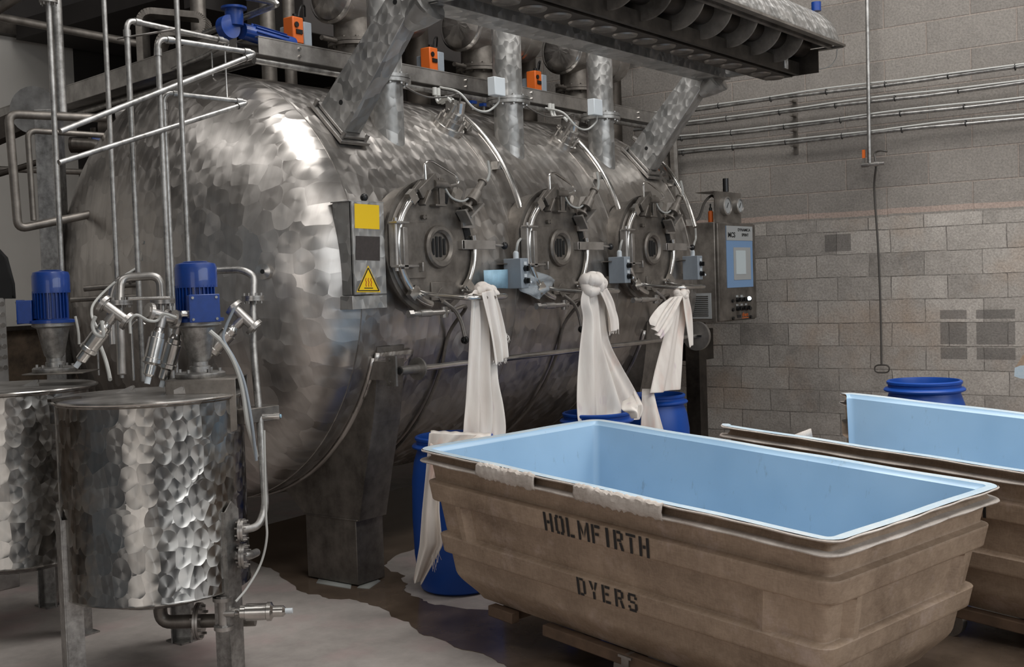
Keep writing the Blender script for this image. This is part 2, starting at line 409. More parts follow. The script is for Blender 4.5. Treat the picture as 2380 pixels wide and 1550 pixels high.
# ------------------------------------------------------------------ setting
XW = 9.2            # block wall plane
YB = 9.5            # far wall plane
def block_wall():
    m = NT('block_wall'); co = m.co('Object'); s = m.n('ShaderNodeSeparateXYZ'); m.l(co, s.inputs[0])
    cb = m.n('ShaderNodeCombineXYZ'); m.l(s.outputs[1], cb.inputs[0]); m.l(s.outputs[2], cb.inputs[1])
    wob = m.n('ShaderNodeTexNoise', i_Scale=3.0, i_Detail=5.0); m.l(cb.outputs[0], wob.inputs['Vector'])
    wv = m.n('ShaderNodeVectorMath', operation='MULTIPLY_ADD'); m.l(wob.outputs['Color'], wv.inputs[0]); wv.inputs[1].default_value = (.03, .02, 0); m.l(cb.outputs[0], wv.inputs[2])
    def brick(vec, w, h, mo, loc, off=.5):
        b = m.n('ShaderNodeTexBrick', i_Scale=1.0); b.inputs['Brick Width'].default_value = w; b.inputs['Row Height'].default_value = h
        b.inputs['Mortar Size'].default_value = mo; b.inputs['Mortar Smooth'].default_value = .4; b.offset = off
        b.inputs['Color1'].default_value = (0,0,0,1); b.inputs['Color2'].default_value = (1,1,1,1); b.inputs['Mortar'].default_value = (.5,.5,.5,1)
        m.l(m.map(vec, loc=loc), b.inputs['Vector']); return b
    up = brick(cb.outputs[0], .66, .25, .007, (.1, .191, 0)); lo = brick(wv.outputs[0], .44, .186, .0045, (.15, .06, 0), .4)
    g1 = m.noise(co, 1.1, 6, .6); g2 = m.noise(co, 7, 8, .75); g3 = m.noise(co, 60, 4, .7)
    zz = m.math('ADD', s.outputs[2], m.math('MULTIPLY', g1, .06))
    isup = m.math('GREATER_THAN', zz, 2.11)
    cu = m.ramp(m.math('ADD', m.math('MULTIPLY', up.outputs['Color'], .35), m.math('MULTIPLY', g2, .6)), [(.2, srgb(114, 109, 104)), (.75, srgb(145, 139, 132))])
    cu = m.mix(m.math('MULTIPLY', up.outputs['Fac'], .6), cu, srgb(152, 139, 129))
    k = m.math('ADD', m.math('MULTIPLY', lo.outputs['Color'], .22), m.math('ADD', m.math('MULTIPLY', g2, .55), m.math('MULTIPLY', g1, .35)))
    cl = m.ramp(k, [(.28, srgb(106, 101, 96)), (.5, srgb(153, 147, 140)), (.78, srgb(184, 177, 169))])
    warm = m.noise(m.map(co, loc=(3, 7, 2)), 1.6, 4, .6)
    cl = m.mix(m.ramp(warm, [(.5, (0,0,0)), (.7, (.55,.55,.55))]), cl, srgb(160, 138, 118))
    # soot-dark blocks left by old fixings, each with its own outline
    dark = None
    for (y0, y1, z0, z1) in [(2.25, 2.53, 1.065, 1.235), (2.60, 2.80, 1.065, 1.235), (2.25, 2.53, .95, 1.04), (2.60, 2.80, .95, 1.04), (2.25, 2.53, 1.26, 1.33), (2.6, 2.8, 1.26, 1.33), (3.5, 3.72, 1.82, 1.96)]:
        a = m.math('MULTIPLY', m.math('GREATER_THAN', s.outputs[1], y0), m.math('LESS_THAN', s.outputs[1], y1))
        b = m.math('MULTIPLY', m.math('GREATER_THAN', s.outputs[2], z0), m.math('LESS_THAN', s.outputs[2], z1))
        q = m.math('MULTIPLY', a, b); dark = q if dark is None else m.math('MAXIMUM', dark, q)
    cl = m.mix(m.math('MULTIPLY', dark, .6), cl, srgb(72, 68, 66))
    cl = m.mix(m.math('MULTIPLY', lo.outputs['Fac'], m.ramp(g2, [(.42, (.1,.1,.1)), (.58, (.8,.8,.8))])), cl, srgb(70, 64, 60))
    base = m.mix(isup, cl, cu)
    # the pale pinkish mortar line where the two kinds of block meet
    ln = m.math('LESS_THAN', m.math('ABSOLUTE', m.math('SUBTRACT', zz, 2.15)), .022)
    base = m.mix(m.math('MULTIPLY', ln, .7), base, srgb(176, 154, 142))
    base = m.mix(m.ramp(g3, [(.35, (.75,.75,.75)), (.6, (0,0,0))]), base, m.mix(.5, base, srgb(70, 66, 62)))
    m.l(base, m.b.inputs['Base Color']); m.b.inputs['Roughness'].default_value = .92
    fac = m.math('ADD', m.math('MULTIPLY', isup, up.outputs['Fac']), m.math('MULTIPLY', m.math('SUBTRACT', 1, isup), lo.outputs['Fac']))
    h = m.math('SUBTRACT', m.math('ADD', m.math('MULTIPLY', g2, .7), m.math('MULTIPLY', g3, .4)), fac)
    m.bump(h, .7, .012); return m.m
M_wall = block_wall()
def floor_mat():
    m = NT('wet_concrete'); co = m.co('Object'); s = m.n('ShaderNodeSeparateXYZ'); m.l(co, s.inputs[0])
    g = m.noise(co, .9, 5, .6); g2 = m.noise(co, 9, 6, .7); n1 = m.noise(co, 2.2, 4, .55)
    dry = m.ramp(m.math('ADD', m.math('MULTIPLY', g, .6), m.math('MULTIPLY', g2, .4)), [(.35, srgb(142, 135, 130)), (.65, srgb(182, 174, 168))])
    dry = m.mix(m.ramp(n1, [(.5, (0,0,0)), (.72, (.6,.6,.6))]), dry, srgb(186, 158, 156))
    m.l(dry, m.b.inputs['Base Color']); m.l(m.math('SUBTRACT', .75, m.math('MULTIPLY', g, .3)), m.b.inputs['Roughness'])
    m.bump(g2, .2, .005); return m.m
M_floor = floor_mat()
M_panel = plain('pale_wall_panel', (186, 182, 176), .6, 0, .07, 1.5, .05)
M_stone = plain('rubble', (78, 66, 54), .95, 0, .55, 9, .9)
M_clad_shade = plain('cladding_shade', (44, 40, 38), .8, 0, .2, 3)  # cladding colour, also painted where the far bay is only unlit
M_ceil = plain('ceiling_sheet', (150, 146, 140), .8)

b = MB(); b.box((3, 3, -.05), (18, 18, .1)); struct('floor', b, M_floor)
def wet_mat():
    m = NT('wet_run_off'); co = m.co('Object'); g = m.noise(co, 1.6, 5, .6, .4); g2 = m.noise(co, 6, 4, .6)
    m.l(m.ramp(m.math('ADD', m.math('MULTIPLY', g, .6), m.math('MULTIPLY', g2, .4)), [(.3, srgb(72, 60, 50)), (.7, srgb(118, 102, 88))]), m.b.inputs['Base Color'])
    m.l(m.math('MULTIPLY', g, .35), m.b.inputs['Roughness']); return m.m
edge = [(4.75, 6.3), (4.67, 5.75), (4.53, 5.25), (4.31, 4.80), (4.28, 4.55), (4.315, 4.28), (4.19, 3.95), (4.04, 3.60), (3.95, 3.2), (3.84, 2.90), (3.5, 2.1), (3.4, 1.2), (3.6, .4), (6.5, .2), (6.9, 2.4), (6.2, 3.2), (5.2, 3.1), (4.66, 3.30), (4.50, 3.72), (4.48, 3.98), (4.58, 4.24), (4.82, 4.50), (4.98, 4.78), (5.5, 4.9), (6.6, 4.6), (8.4, 4.7), (8.6, 6.4)]
pe = [p.to_2d() for p in catmull([(x, y, 0) for x, y in edge]+[(edge[0][0], edge[0][1], 0)], 8)][:-1]
rn = random.Random(5); pe = [V((p.x+.010*math.sin(i*.9)+rn.uniform(-.010, .010), p.y+.010*math.sin(i*1.37)+rn.uniform(-.010, .010))) for i, p in enumerate(pe)]
b = MB(); b.prism([(p.x, p.y) for p in pe], (0, 0, .0005), (1,0,0), (0,1,0), .0025); po = solo('puddle', b, wet_mat(), 'brown wet run-off spreading over the concrete from the vessel leg towards the carts', 'puddle')
po['kind'] = 'stuff'
b = MB(); b.box((XW+.1, 3, 3.1), (.2, 18, 6.2)); struct('wall_right', b, M_wall)
b = MB(); b.box((.45, YB+.1, 2.68), (11.3, .2, 2.56)); struct('wall_back', b, M_panel)
b = MB(); b.box((0.6, YB+.15, .7), (17.2, .3, 1.4)); struct('wall_back_base', b, M_stone)
b = MB(); b.box((0.6, YB+.12, 5.05), (17.2, .2, 2.18)); b.box((7.65, YB+.1, 2.68), (3.1, .2, 2.56)); struct('wall_back_clad_unlit', b, M_clad_shade)  # upper band is cladding; lower piece is coloured dark for the unlit bay
b = MB(); b.box((3, 3, 6.25), (18, 18, .1)); struct('ceiling', b, M_ceil)
b = MB(); b.box((1.2, YB-.05, 3.96), (12.8, .12, .10)); b.box((1.2, YB-.05, 1.40), (12.8, .06, .035)); struct('trim_1', b, M_dark)
# slab added over the far bay to block light behind the vessel
b = MB(); b.box((7.3, 8.2, 3.95), (3.6, 2.4, .16)); b.box((7.3, 7.05, 3.9), (3.6, .12, .3)); struct('light_blocker', b, M_clad_shade)

# ------------------------------------------------------------------ dyeing vessel
R, YC, ZC, XS, DD, XE = 1.24, 5.53, 1.677, 4.372, .575, 7.98
vessel = thing('dyeing_vessel', 'huge horizontal stainless steel dyeing vessel with three round hatches along its side', 'pressure vessel', (6.2, YC, 0))
def surf(th, x, off=0):
    t = math.radians(th); return V((x, YC-(R+off)*math.cos(t), ZC+(R+off)*math.sin(t)))
b = MB(); prof = []
for i in range(25):
    a = PI/2*i/24; prof.append((R*math.sin(a)**.93, XS-DD*math.cos(a)))
for i in range(1, 25): prof.append((R, XS+(XE-XS)*i/24))
for i in range(1, 13):
    a = PI/2*i/12; prof.append((R*math.cos(a), XE+DD*math.sin(a)))
b.lathe([(max(p[0], .002), p[1]) for p in prof], (0, YC, ZC), (1,0,0), n=128)
for k, f in enumerate(b.f):       # sheet layout: flat pressing on the dished ends, wrapped plates on the barrel
    c = sum((b.v[q] for q in f), V((0,0,0)))/len(f)
    if c.x < XS or c.x > XE: b.uv[k] = [(b.v[q].y*1.15, b.v[q].z*1.15) for q in f]
    else: b.uv[k] = [(b.v[q].x, u[0]) for q, u in zip(f, b.uv[k])]
shell = part('shell', b, M_shell, vessel)
for x in (XS, 5.72, 6.90, XE):
    b = MB(); b.lathe([(R-.003, -.005), (R+.003, -.003), (R+.003, .003), (R-.003, .005)], (x, YC, ZC), (1,0,0), n=128)
    part('weld_seam', b, M_shell, vessel)
# reinforcing saddles and legs
def leg(x0, w, name='support_leg'):
    b = MB(); x1 = x0+w; N = 14
    front = [(4.545, 0.0), (4.52, .37)]
    outer = []
    for i in range(N+1):
        t = i/N; z = .37+t*(1.33-.37)
        ky = [(.37, 4.52), (.64, 4.457), (.926, 4.385), (1.13, 4.352), (1.34, 4.334)]
        for (za_, ya_), (zb_, yb_) in zip(ky[:-1], ky[1:]):
            if za_ <= z <= zb_+1e-6: y = ya_+(yb_-ya_)*(z-za_)/(zb_-za_); break
        outer.append((y, z))
    ys = [p[0] for p in outer]
    def inner(z): 
        q = R*R-(z-ZC)**2; return YC-math.sqrt(max(q, 0))+.02 if q > 0 else None
    # front skin and two side webs up to the shell
    for i in range(N):
        (ya, za), (yb, zb) = outer[i], outer[i+1]
        b.add([(x0, ya, za), (x1, ya, za), (x1, yb, zb), (x0, yb, zb)], [(0,1,2,3)])
        ia = 5.0+.0*za if inner(za) is None else min(max(inner(za), ya), 6.2); ib = min(max(inner(zb) or 5.0, yb), 6.2)
        ia = inner(za) if inner(za) else 5.05; ib = inner(zb) if inner(zb) else 5.05
        lim = lambda z: 4.95+.25*max(0, (z-.37))/.2
        ia = min(max(ia, ya), lim(za)) if za < .62 else max(inner(za), ya); ib = min(max(ib, yb), lim(zb)) if zb < .62 else max(inner(zb), yb)
        for x in (x0, x1): b.add([(x, ya, za), (x, ia, za), (x, ib, zb), (x, yb, zb)], [(0,1,2,3)])
    b.box(((x0+x1)/2, (4.545+4.95)/2, .19), (w, .40, .36)); 
    b.box(((x0+x1)/2, (4.535+4.95)/2, .372), (w+.012, .425, .01))
    return b
for x0, w in ((4.515, .215), (7.35, .215)):
    lg = part('support_leg', leg(x0, w), M_dull, vessel, bevel=.004)
    b = MB(); b.grid(lambda u, v: surf(-85+66*v, x0-.03+(w+.06)*u, .008), 4, 30)
    part('saddle_band', b, M_shell, lg, solid=.012)
# rounded doubling plate above the leg
b = MB()
def dplate(u, v):
    x = 4.50+.30*u; t = -30+12.5*v; return surf(t, x, .016)
b.grid(dplate, 10, 8); part('doubling_plate', b, M_shell, vessel, solid=.01)
# towel rail with its end brackets
RY, RZ = 4.18, 1.205
b = MB(); b.cyl((4.60, RY, RZ), (7.80, RY, RZ), .017); rail = part('guard_rail', b, M_bright, vessel)
b = MB(); b.cyl((4.52, RY, RZ), (4.66, RY, RZ), .024); b.disc((4.655, RY, RZ), (1,0,0), .062, .012); b.cyl((4.515, RY, RZ), (4.52, RY, RZ), .016, mi=1)
b.box((4.50, RY+.04, RZ), (.014, .07, .16)); b.box((4.52, RY+.13, RZ), (.05, .14, .10))
for dz in (-.06, .06): b.cyl((4.485, RY+.05, RZ+dz), (4.515, RY+.05, RZ+dz), .009, n=6)
part('rail_bracket', b, [M_steel, M_hole], rail)
b = MB(); b.disc((7.80, RY, RZ), (1,0,0), .11, .03); b.cyl((7.83, RY, RZ), (7.9, RY+.1, RZ), .03); b.box((7.82, RY+.15, RZ), (.03, .2, .10)); b.box((7.795, RY, RZ), (.01, .09, .015), mi=1)
part('rail_bracket', b, [M_steel, M_hole], rail)

# hatches
def hatch_mesh():
    h = bpy.data.objects.new('hatch', None)
    b = MB(); b.lathe([(.345, .17), (.345, .02), (.315, .0), (.28, .0), (.28, .03)], (0,0,0), (0,1,0), n=64)
    b.lathe([(.345, .05), (.375, .04), (.375, .02), (.34, .02)], (0,0,0), (0,1,0), n=64)
    root = bpy.data.objects.new('hatch', mesh_of('hatch', b, [M_dull])); COL.objects.link(root)
    b = MB(); b.lathe([(.0, -.012), (.14, -.012), (.24, -.006), (.30, .0), (.31, .02)], (0,0,0), (0,1,0), n=64)
    b.box((-.20, -.012, -.02), (.20, .012, .30)); b.box((.03, -.012, -.245), (.18, .012, .10)); b.disc((.03, -.022, -.265), (0,1,0), .04, .01)
    b.cyl((-.11, -.03, .16), (-.11, -.0, .16), .012); b.cyl((-.085, -.03, .16), (-.085, -.0, .16), .012)
    part('cover', b, M_dull, root, local=True, bevel=.002)
    b = MB(); b.lathe([(.118, -.012), (.118, -.034), (.108, -.045), (.092, -.045), (.078, -.030), (.078, -.016), (.0, -.016)], (.01,0,0), (0,1,0), n=48)
    ws = part('sight_window', b, M_dull, root, local=True)
    b = MB()
    for k in (-1.5, -.5, .5, 1.5):
        hh = .058*math.sqrt(max(.1, 1-(k*.03/.072)**2)); b.box((.01+k*.031, -.019, 0), (.019, .008, hh*2))
    part('window_slots', b, M_hole, root, local=True, label='dark slots of the window grille', bevel=.003)
    b = MB(); pts = [(.322*math.cos(math.radians(a)), -.02, .322*math.sin(math.radians(a))) for a in range(122, 262, 5)]
    b.tube(pts, .021); pts = [(.322*math.cos(math.radians(a)), -.02, .322*math.sin(math.radians(a))) for a in range(-48, 14, 5)]
    b.tube(pts, .019)
    for a, L in ((128, .05), (60, .05), (-42, .05), (228, .05)):
        t = math.radians(a); b.bar((.30*math.cos(t), -.03, .30*math.sin(t)), (.37*math.cos(t), -.03, .37*math.sin(t)), .05, .03, up=(0,1,0))
    part('clamp_ring', b, M_bright, root, local=True)
    b = MB()
    for a in (72, 112, 40, 18, 5):
        t = math.radians(a); b.bar((.26*math.cos(t), -.003, .26*math.sin(t)), (.315*math.cos(t), -.003, .315*math.sin(t)), .06, .012, up=(0,1,0))
    part('seal_gap', b, M_hole, root, local=True, label='dark gap of the hatch seal')
    b = MB(); b.box((-.335, -.01, .01), (.035, .05, .23)); b.box((-.30, -.045, -.01), (.035, .03, .22))
    b.box((-.315, -.03, .125), (.10, .06, .014)); b.box((-.28, -.03, -.105), (.16, .06, .014)); b.cyl((-.345, -.03, -.13), (-.345, -.03, .15), .012)
    b.box((-.15, -.03, -.11), (.012, .03, .05))
    part('hinge', b, M_steel, root, local=True, bevel=.003)
    b = MB(); b.box((.345, -.035, .012), (.30, .010, .052)); b.cyl((.49, -.035, .012), (.57, -.035, .008), .007)
    b.box((.20, -.02, .012), (.02, .04, .05)); part('latch_arm', b, M_steel, root, local=True, bevel=.002)
    b = MB(); b.sphere((.585, -.035, .008), .022); part('latch_knob', b, M_black, root, local=True, label='black ball knob')
    b = MB(); b.tube(fillet([(-.09, -.03, .34), (-.095, -.03, .455), (-.04, -.03, .468), (.17, -.03, .395), (.19, -.03, .355), (.09, -.03, .335)], .03), .007, n=8)
    part('grab_handle', b, M_bright, root, local=True)
    b = MB(); b.box((.02, -.045, .30), (.045, .012, .15)); b.box((.005, -.03, .225), (.09, .05, .012)); b.bar((-.16, -.03, .28), (-.02, -.03, .375), .05, .06)
    b.bar((-.15, -.05, .22), (-.10, -.05, .30), .05, .016); b.cyl((-.05, -.05, .34), (.05, -.05, .34), .022); b.bar((-.22, -.03, .27), (-.13, -.03, .345), .025, .03)
    b.cyl((.045, -.03, .345), (.11, -.03, .335), .012)
    part('clamp_block', b, M_dull, root, local=True, bevel=.003)
    # latch actuator, upper right, pointing out and up
    b = MB(); p0, p1 = V((.21, -.06, .20)), V((.37, -.06, .375)); d = (p1-p0)
    b.cyl(p0, p0+d*.35, .012); b.cyl(p0+d*.30, p0+d*.42, .038); b.cyl(p0+d*.44, p0+d*.62, .032); b.cyl(p0+d*.62, p0+d*.95, .020); b.cyl(p0+d*.95, p1, .028)
    b.cyl(p0+d*.05, p0+d*.1, .034)
    part('latch_cylinder', b, M_dull, root, local=True)
    b = MB(); b.box((.235, -.05, .155), (.11, .014, .10), M=Matrix.Rotation(.0, 4, 'Y')); b.bar((.14, -.08, .20), (.20, -.08, .12), .014, .07, up=(0,1,0)); b.bar((.18, -.09, .16), (.30, -.09, .24), .012, .06, up=(0,1,0))
    b.bar((.26, -.03, .24), (.30, -.03, .33), .012, .06, up=(0,1,0))
    part('latch_bracket', b, M_steel, root, local=True)
    b = MB(); b.tube(catmull([(.37, -.06, .37), (.42, -.05, .38), (.47, -.03, .43), (.50, .0, .50)], 5), .009, n=8)
    b.tube(catmull([(.05, -.04, .33), (.10, -.05, .27), (.20, -.05, .255), (.28, -.06, .30)], 5), .006, n=8)
    part('air_hose', b, M_cable, root, local=True, label='pale air hose of the latch')
    # cloth guide bar: a horizontal U under the hatch
    b = MB(); b.tube(fillet([(-.17, .02, -.235), (-.13, -.06, -.26), (-.11, -.33, -.285), (.22, -.34, -.285), (.25, -.10, -.27), (.22, .02, -.235)], .07), .014)
    for x in (-.17, .22): b.cyl((x, .03, -.235), (x, -.015, -.235), .022)
    part('cloth_guide', b, M_bright, root, local=True)
    b = MB(); b.cyl((-.25, -.02, -.36), (.02, -.06, -.36), .015); b.cyl((-.18, -.03, -.36), (-.10, -.04, -.36), .02); b.cyl((-.26, -.02, -.36), (-.23, -.025, -.36), .022, n=6)
    b.cyl((.0, -.05, -.33), (.0, -.05, -.39), .022); b.tube(fillet([(-.02, -.06, -.30), (.06, -.08, -.35), (.10, -.09, -.42), (.11, -.10, -.50)], .05), [.012]*6+[.010]*0+[.012]*(len(fillet([(0,0,0),(1,0,0),(1,1,0),(2,2,0)], .05))-6), n=10)
    part('drain_valve', b, M_steel, root, local=True)
    b = MB(); b.sphere((.11, -.10, -.52), .023); part('lever_knob', b, M_black, root, local=True, label='black ball knob of the drain lever')
    return root
hatch = hatch_mesh(); hatch.parent = vessel
HX = [4.86, 6.025, 7.165]; HZ = 1.862; HY = 4.20
vl = vessel.location
hatch.location = V((HX[0], HY, HZ))-vl
hs = [hatch]+[dup(hatch, vessel, V((x, HY, HZ))-vl) for x in HX[1:]]
# drain lines that run from each hatch down around the belly
for x in HX:
    b = MB(); pts = [(x+.06, 4.14, 1.51), (x+.20, 4.16, 1.52)]+[surf(t, x+.22, .02) for t in (-14, -24, -34, -44, -54, -62)]+[surf(-70, x+.24, .03)]
    b.tube(catmull(pts, 5), .011, n=8); part('drain_line', b, M_dull, vessel)
# conduits over the shell
CXS = [5.80, 6.97, 8.02]
for x in CXS:
    b = MB(); pts = [surf(t, x+(t-15)/40*.05, .06) for t in range(58, 14, -3)]
    b.tube(pts, .019, n=12)
    for t in (50, 34, 18): b.box(surf(t, x, .03), (.05, .05, .05))
    part('cable_conduit', b, M_bright, vessel)
# spray nozzle fittings (glass-lamp flanges)
def fitting(px, py):
    p = oncyl(px, py, R, YC, ZC); n = V((0, p.y-YC, p.z-ZC)).normalized()
    b = MB(); b.lathe([(.105, -.02), (.105, .03), (.095, .035), (.085, .035), (.085, .06), (.09, .062), (.09, .075), (.0, .075)], p, n, n=36)
    e1 = n.cross(V((1,0,0))).normalized(); e2 = V((1,0,0))
    for k in range(6):
        a = PI/3*k; q = p+(e1*math.cos(a)+e2*math.sin(a))*.088; b.cyl(q+n*.03, q+n*.085, .010, n=6)
    up = (n*.6+V((-.25, -.1, .8))).normalized()
    b.cyl(p+n*.07+V((.05,0,0)), p+n*.07+V((.05,0,0))+up*.11, .038); b.cyl(p+n*.07+V((-.045,0,0)), p+n*.07+V((-.045,0,0))+n*.10, .016)
    b.box(p+n*.10+V((-.03,0,.04)), (.03, .07, .09)); b.cyl(p+n*.07, p+n*.12, .06)
    o = part('lamp_fitting', b, M_bright, vessel)
    c = MB(); q = p+n*.07+V((.05,0,0))+up*.11
    c.tube(catmull([q-up*.01, q+V((.0,.0,.05)), q+V((-.08,.03,.03)), q+V((-.20,.08,.02)), q+V((-.30, .12, .05)), q+V((-.36,.2,.12))], 6), .006, n=8)
    part('lamp_cable', c, M_dcable, o, label='thin dark cable of the lamp')
    e = on(px-30, py-84, 1, 4.96); c = MB()
    for k in (0, .035): c.tube(catmull([q+V((-.05+k,.0,-.03)), q+V((-.07+k,.05,.03)), e+V((k, -.03, -.07)), e+V((k, 0, 0))], 6), .010, n=8); c.cyl(e+V((k,0,-.02)), e+V((k,0,.03)), .016, n=10)
    part('hose_pair', c, M_cable, o, label='two pale hoses')
fitting(1040, 298); fitting(1308, 334)
# warning sign stand-off plate
sx0, sx1 = on(818, 580, 1, 4.235).x, on(892, 580, 1, 4.235).x; sz1, sz0 = on(855, 470, 1, 4.235).z, on(855, 684, 1, 4.235).z; sm_ = (sx0+sx1)/2
b = MB(); b.box((sm_, 4.235, (sz0+sz1)/2), (sx1-sx0, .02, sz1-sz0)); b.box((sx0+.003, 4.30, (sz0+sz1)/2), (.006, .13, sz1-sz0)); b.box((sm_, 4.30, sz1+.003), (sx1-sx0+.02, .14, .006)); b.box((sm_, 4.29, sz0-.04), (sx1-sx0+.02, .11, .07))
sgn = part('sign_bracket', b, M_beam, vessel, bevel=.002)
YS = 4.2235
def onS(px, py): p = on(px, py, 1, YS); return p
def quad_on(b, pts, t=.003, mi=0):
    vs = [onS(*p) for p in pts]; n = len(vs); bk = [v+V((0, t, 0)) for v in vs]
    b.add(vs+bk, [tuple(range(n)), tuple(range(n, 2*n))[::-1]]+[(i, (i+1) % n, n+(i+1) % n, n+i) for i in range(n)], mi=mi)
b = MB(); quad_on(b, [(824, 473), (881, 477), (882, 533), (825, 530)]); part('yellow_notice', b, M_yellow, sgn, label='square yellow notice plate')
b = MB(); quad_on(b, [(827, 548), (883, 550), (883, 606), (827, 604)]); part('dark_notice', b, M_darkplate, sgn, label='square dark notice plate')
b = MB(); quad_on(b, [(856, 617), (884.5, 679), (829, 679)]); tri = part('hot_surface_sign', b, M_yellow, sgn, label='yellow triangular hot surface warning sign')
b = MB(); YS = 4.2225
def stroke(b, pts, w):
    for (x0, y0), (x1, y1) in zip(pts[:-1], pts[1:]):
        d = V((x1-x0, y1-y0)); d.normalize(); n = V((-d.y, d.x))*w/2
        quad_on(b, [(x0+n.x, y0+n.y), (x1+n.x, y1+n.y), (x1-n.x, y1-n.y), (x0-n.x, y0-n.y)], .0008)
stroke(b, [(856, 622.5), (881, 675.5), (832.5, 675.5), (856, 622.5)], 2.4); stroke(b, [(847, 669.5), (867, 669.5)], 2)
part('sign_border', b, M_ink, sgn, label='black border of the warning triangle')
b = MB()
for x in (851, 857, 863): stroke(b, [(x, 646), (x-1.2, 651), (x+1, 656), (x-.5, 661), (x+.6, 666)], 1.5)
part('heat_symbol', b, M_red, sgn, label='three wavy heat lines')
b = MB(); b.sphere((sm_, 4.25, sz1+.025), .021); part('knob', b, M_black, sgn, label='black ball on top of the bracket')
# process nozzles
PX = [5.016, 6.19, 7.32]; PY = 4.665
for x in PX:
    b = MB(); b.cyl((x, PY, 2.40), (x, PY, 3.42), .097, n=40)
    b.tube(fillet([(x, PY, 3.40), (x, PY, 3.62), (x+.12, PY+.5, 3.62)], .25, 10), .097, n=32)
    pp_ = part('overflow_pipe', b, M_beam, vessel)
    b = MB(); b.flange((x, PY, 2.85), (0,0,1), .145, .020, 10); part('pipe_flange', b, M_pipe, pp_)
# dome inlet boss
p = at(619, 632, 6.62); p = V((3.93, 5.0, 1.72))
def domept(px, py):
    d = ray(px, py); k = V((R/DD, 1, 1)); D = V((d.x*k.x, d.y, d.z)); q = V(((ORG.x-XS)*k.x, ORG.y-YC, ORG.z-ZC))
    a = D.dot(D); bb = 2*D.dot(q); c = q.dot(q)-R*R; t = (-bb-math.sqrt(max(bb*bb-4*a*c, 0)))/2/a; return ORG+d*t
p = domept(619, 632); n = V(((p.x-XS)*(R/DD)**2, p.y-YC, p.z-ZC)).normalized()
b = MB(); b.cyl(p-n*.02, p+n*.05, .040); b.lathe([(.04, .05), (.012, .055)], p, n, n=24); b.cyl(p+n*.05, p+n*.056, .011, mi=1); part('thermowell_boss', b, [M_bright, M_hole], vessel)
# canopy supports
b = MB()
def mount(px, py):
    p = oncyl(px, py, R, YC, ZC); n = V((0, p.y-YC, p.z-ZC)).normalized(); t = V((0, n.z, -n.y))
    M = Matrix((V((1,0,0)), t, n)).transposed().to_4x4(); M.translation = p
    b = MB(); b.box((0, 0, .012), (.22, .34, .02), M=M); b.box((.01, 0, .034), (.18, .30, .016), M=M)
    for sx in (-.09, .09):
        for sy in (-.14, .14): b.cyl(M @ V((sx, sy, .02)), M @ V((sx, sy, .06)), .013, n=6)
    return b, p, n

# ------------------------------------------------------------------ overhead canopy frame
frame = thing('canopy_frame', 'swirl polished steel support frame cantilevered above the vessel hatches', 'steel frame', (6.2, 4.5, 2.5))
for px, py, x, yt in ((786, 292, 4.60, 4.16), (1490, 383, 7.80, 4.16)):
    b, p, n = mount(px, py); foot = part('foot_plate', b, M_steel, frame, bevel=.002)
    b = MB(); q0 = V((p.x, p.y-.01, p.z+.03)); q1 = V((p.x, 4.08, 3.16))
    # tapered folded channel: wide swirl face towards -X, narrow web towards the front
    a0, a1, c0, c1 = q0+V((0, .11, .06)), q0+V((0, -.10, -.08)), q1+V((0, .07, .05)), q1+V((0, -.07, -.05))
    w = .06
    vs = [a0+V((-w,0,0)), a1+V((-w,0,0)), c1+V((-w,0,0)), c0+V((-w,0,0)), a0+V((w,0,0)), a1+V((w,0,0)), c1+V((w,0,0)), c0+V((w,0,0))]
    b.add(vs, [(0,1,2,3), (7,6,5,4), (1,5,6,2), (4,0,3,7), (3,2,6,7), (0,4,5,1)])
    part('inclined_post', b, M_beam, frame, bevel=.004)
    g = MB(); g.cyl(q0.lerp(q1, .14)+V((-w-.002, 0, 0)), q0.lerp(q1, .14)+V((-w+.01, 0, 0)), .014); g.cyl(q0.lerp(q1, .95)+V((-w-.002, .03, .0)), q0.lerp(q1, .95)+V((-w+.01, .03, 0)), .014)
    part('bolt_hole', g, M_hole, frame, label='dark bolt holes')
    g = MB(); g.tube([V((p.x, 4.10, 3.02)), V((p.x, 4.02, 3.06)), V((p.x, 3.95, 3.10))], [.05, .08, .10], n=16); part('gusset', g, M_beam, frame)
    # return arm to the reel housing
    g = MB(); g.box((p.x+.02, 3.80, 3.16), (.06, .75, .11)); part('cross_arm', g, M_beam, frame, bevel=.003)
b = MB(); b.box((6.25, 3.99, 3.10), (3.30, .19, .006)); b.box((6.25, 4.085, 3.155), (3.30, .006, .115)); b.box((6.25, 3.895, 3.155), (3.30, .006, .115)); b.box((6.25, 3.99, 3.21), (3.30, .19, .006))
part('main_beam', b, M_beam, frame)

# ------------------------------------------------------------------ reel housing
reel = thing('reel_housing', 'long dark steel overhead reel housing with rounded hood and row of drum dividers', 'machine hood', (6.2, 3.45, 3.08))
X0, X1 = 3.9, 8.10
b = MB(); N = 18
def arc(a): return (3.50-.36*math.sin(a)*1.0, 3.27+.30*math.cos(a))
prof = [arc(PI/2*(i/N)*1.0) for i in range(N+1)]
prof = [(3.86, 3.57)]+prof
def hood(u, v):
    k = v*(len(prof)-1); i = min(int(k), len(prof)-2); t = k-i; y = prof[i][0]*(1-t)+prof[i+1][0]*t; z = prof[i][1]*(1-t)+prof[i+1][1]*t
    return V((X0+(X1-X0)*u, y, z))
b.grid(hood, 30, len(prof)-1, uvs=(X1-X0, .8))
part('hood', b, M_beam, reel, solid=.006)
b = MB()   # curved nose at the right end of the hood
poly = [(p[0], p[1]) for p in prof]+[(3.86, 3.27)]
b.prism([(p[0]-3.14, p[1]-3.24) for p in poly], (X1, 3.14, 3.24), (0,1,0), (0,0,1), .006)
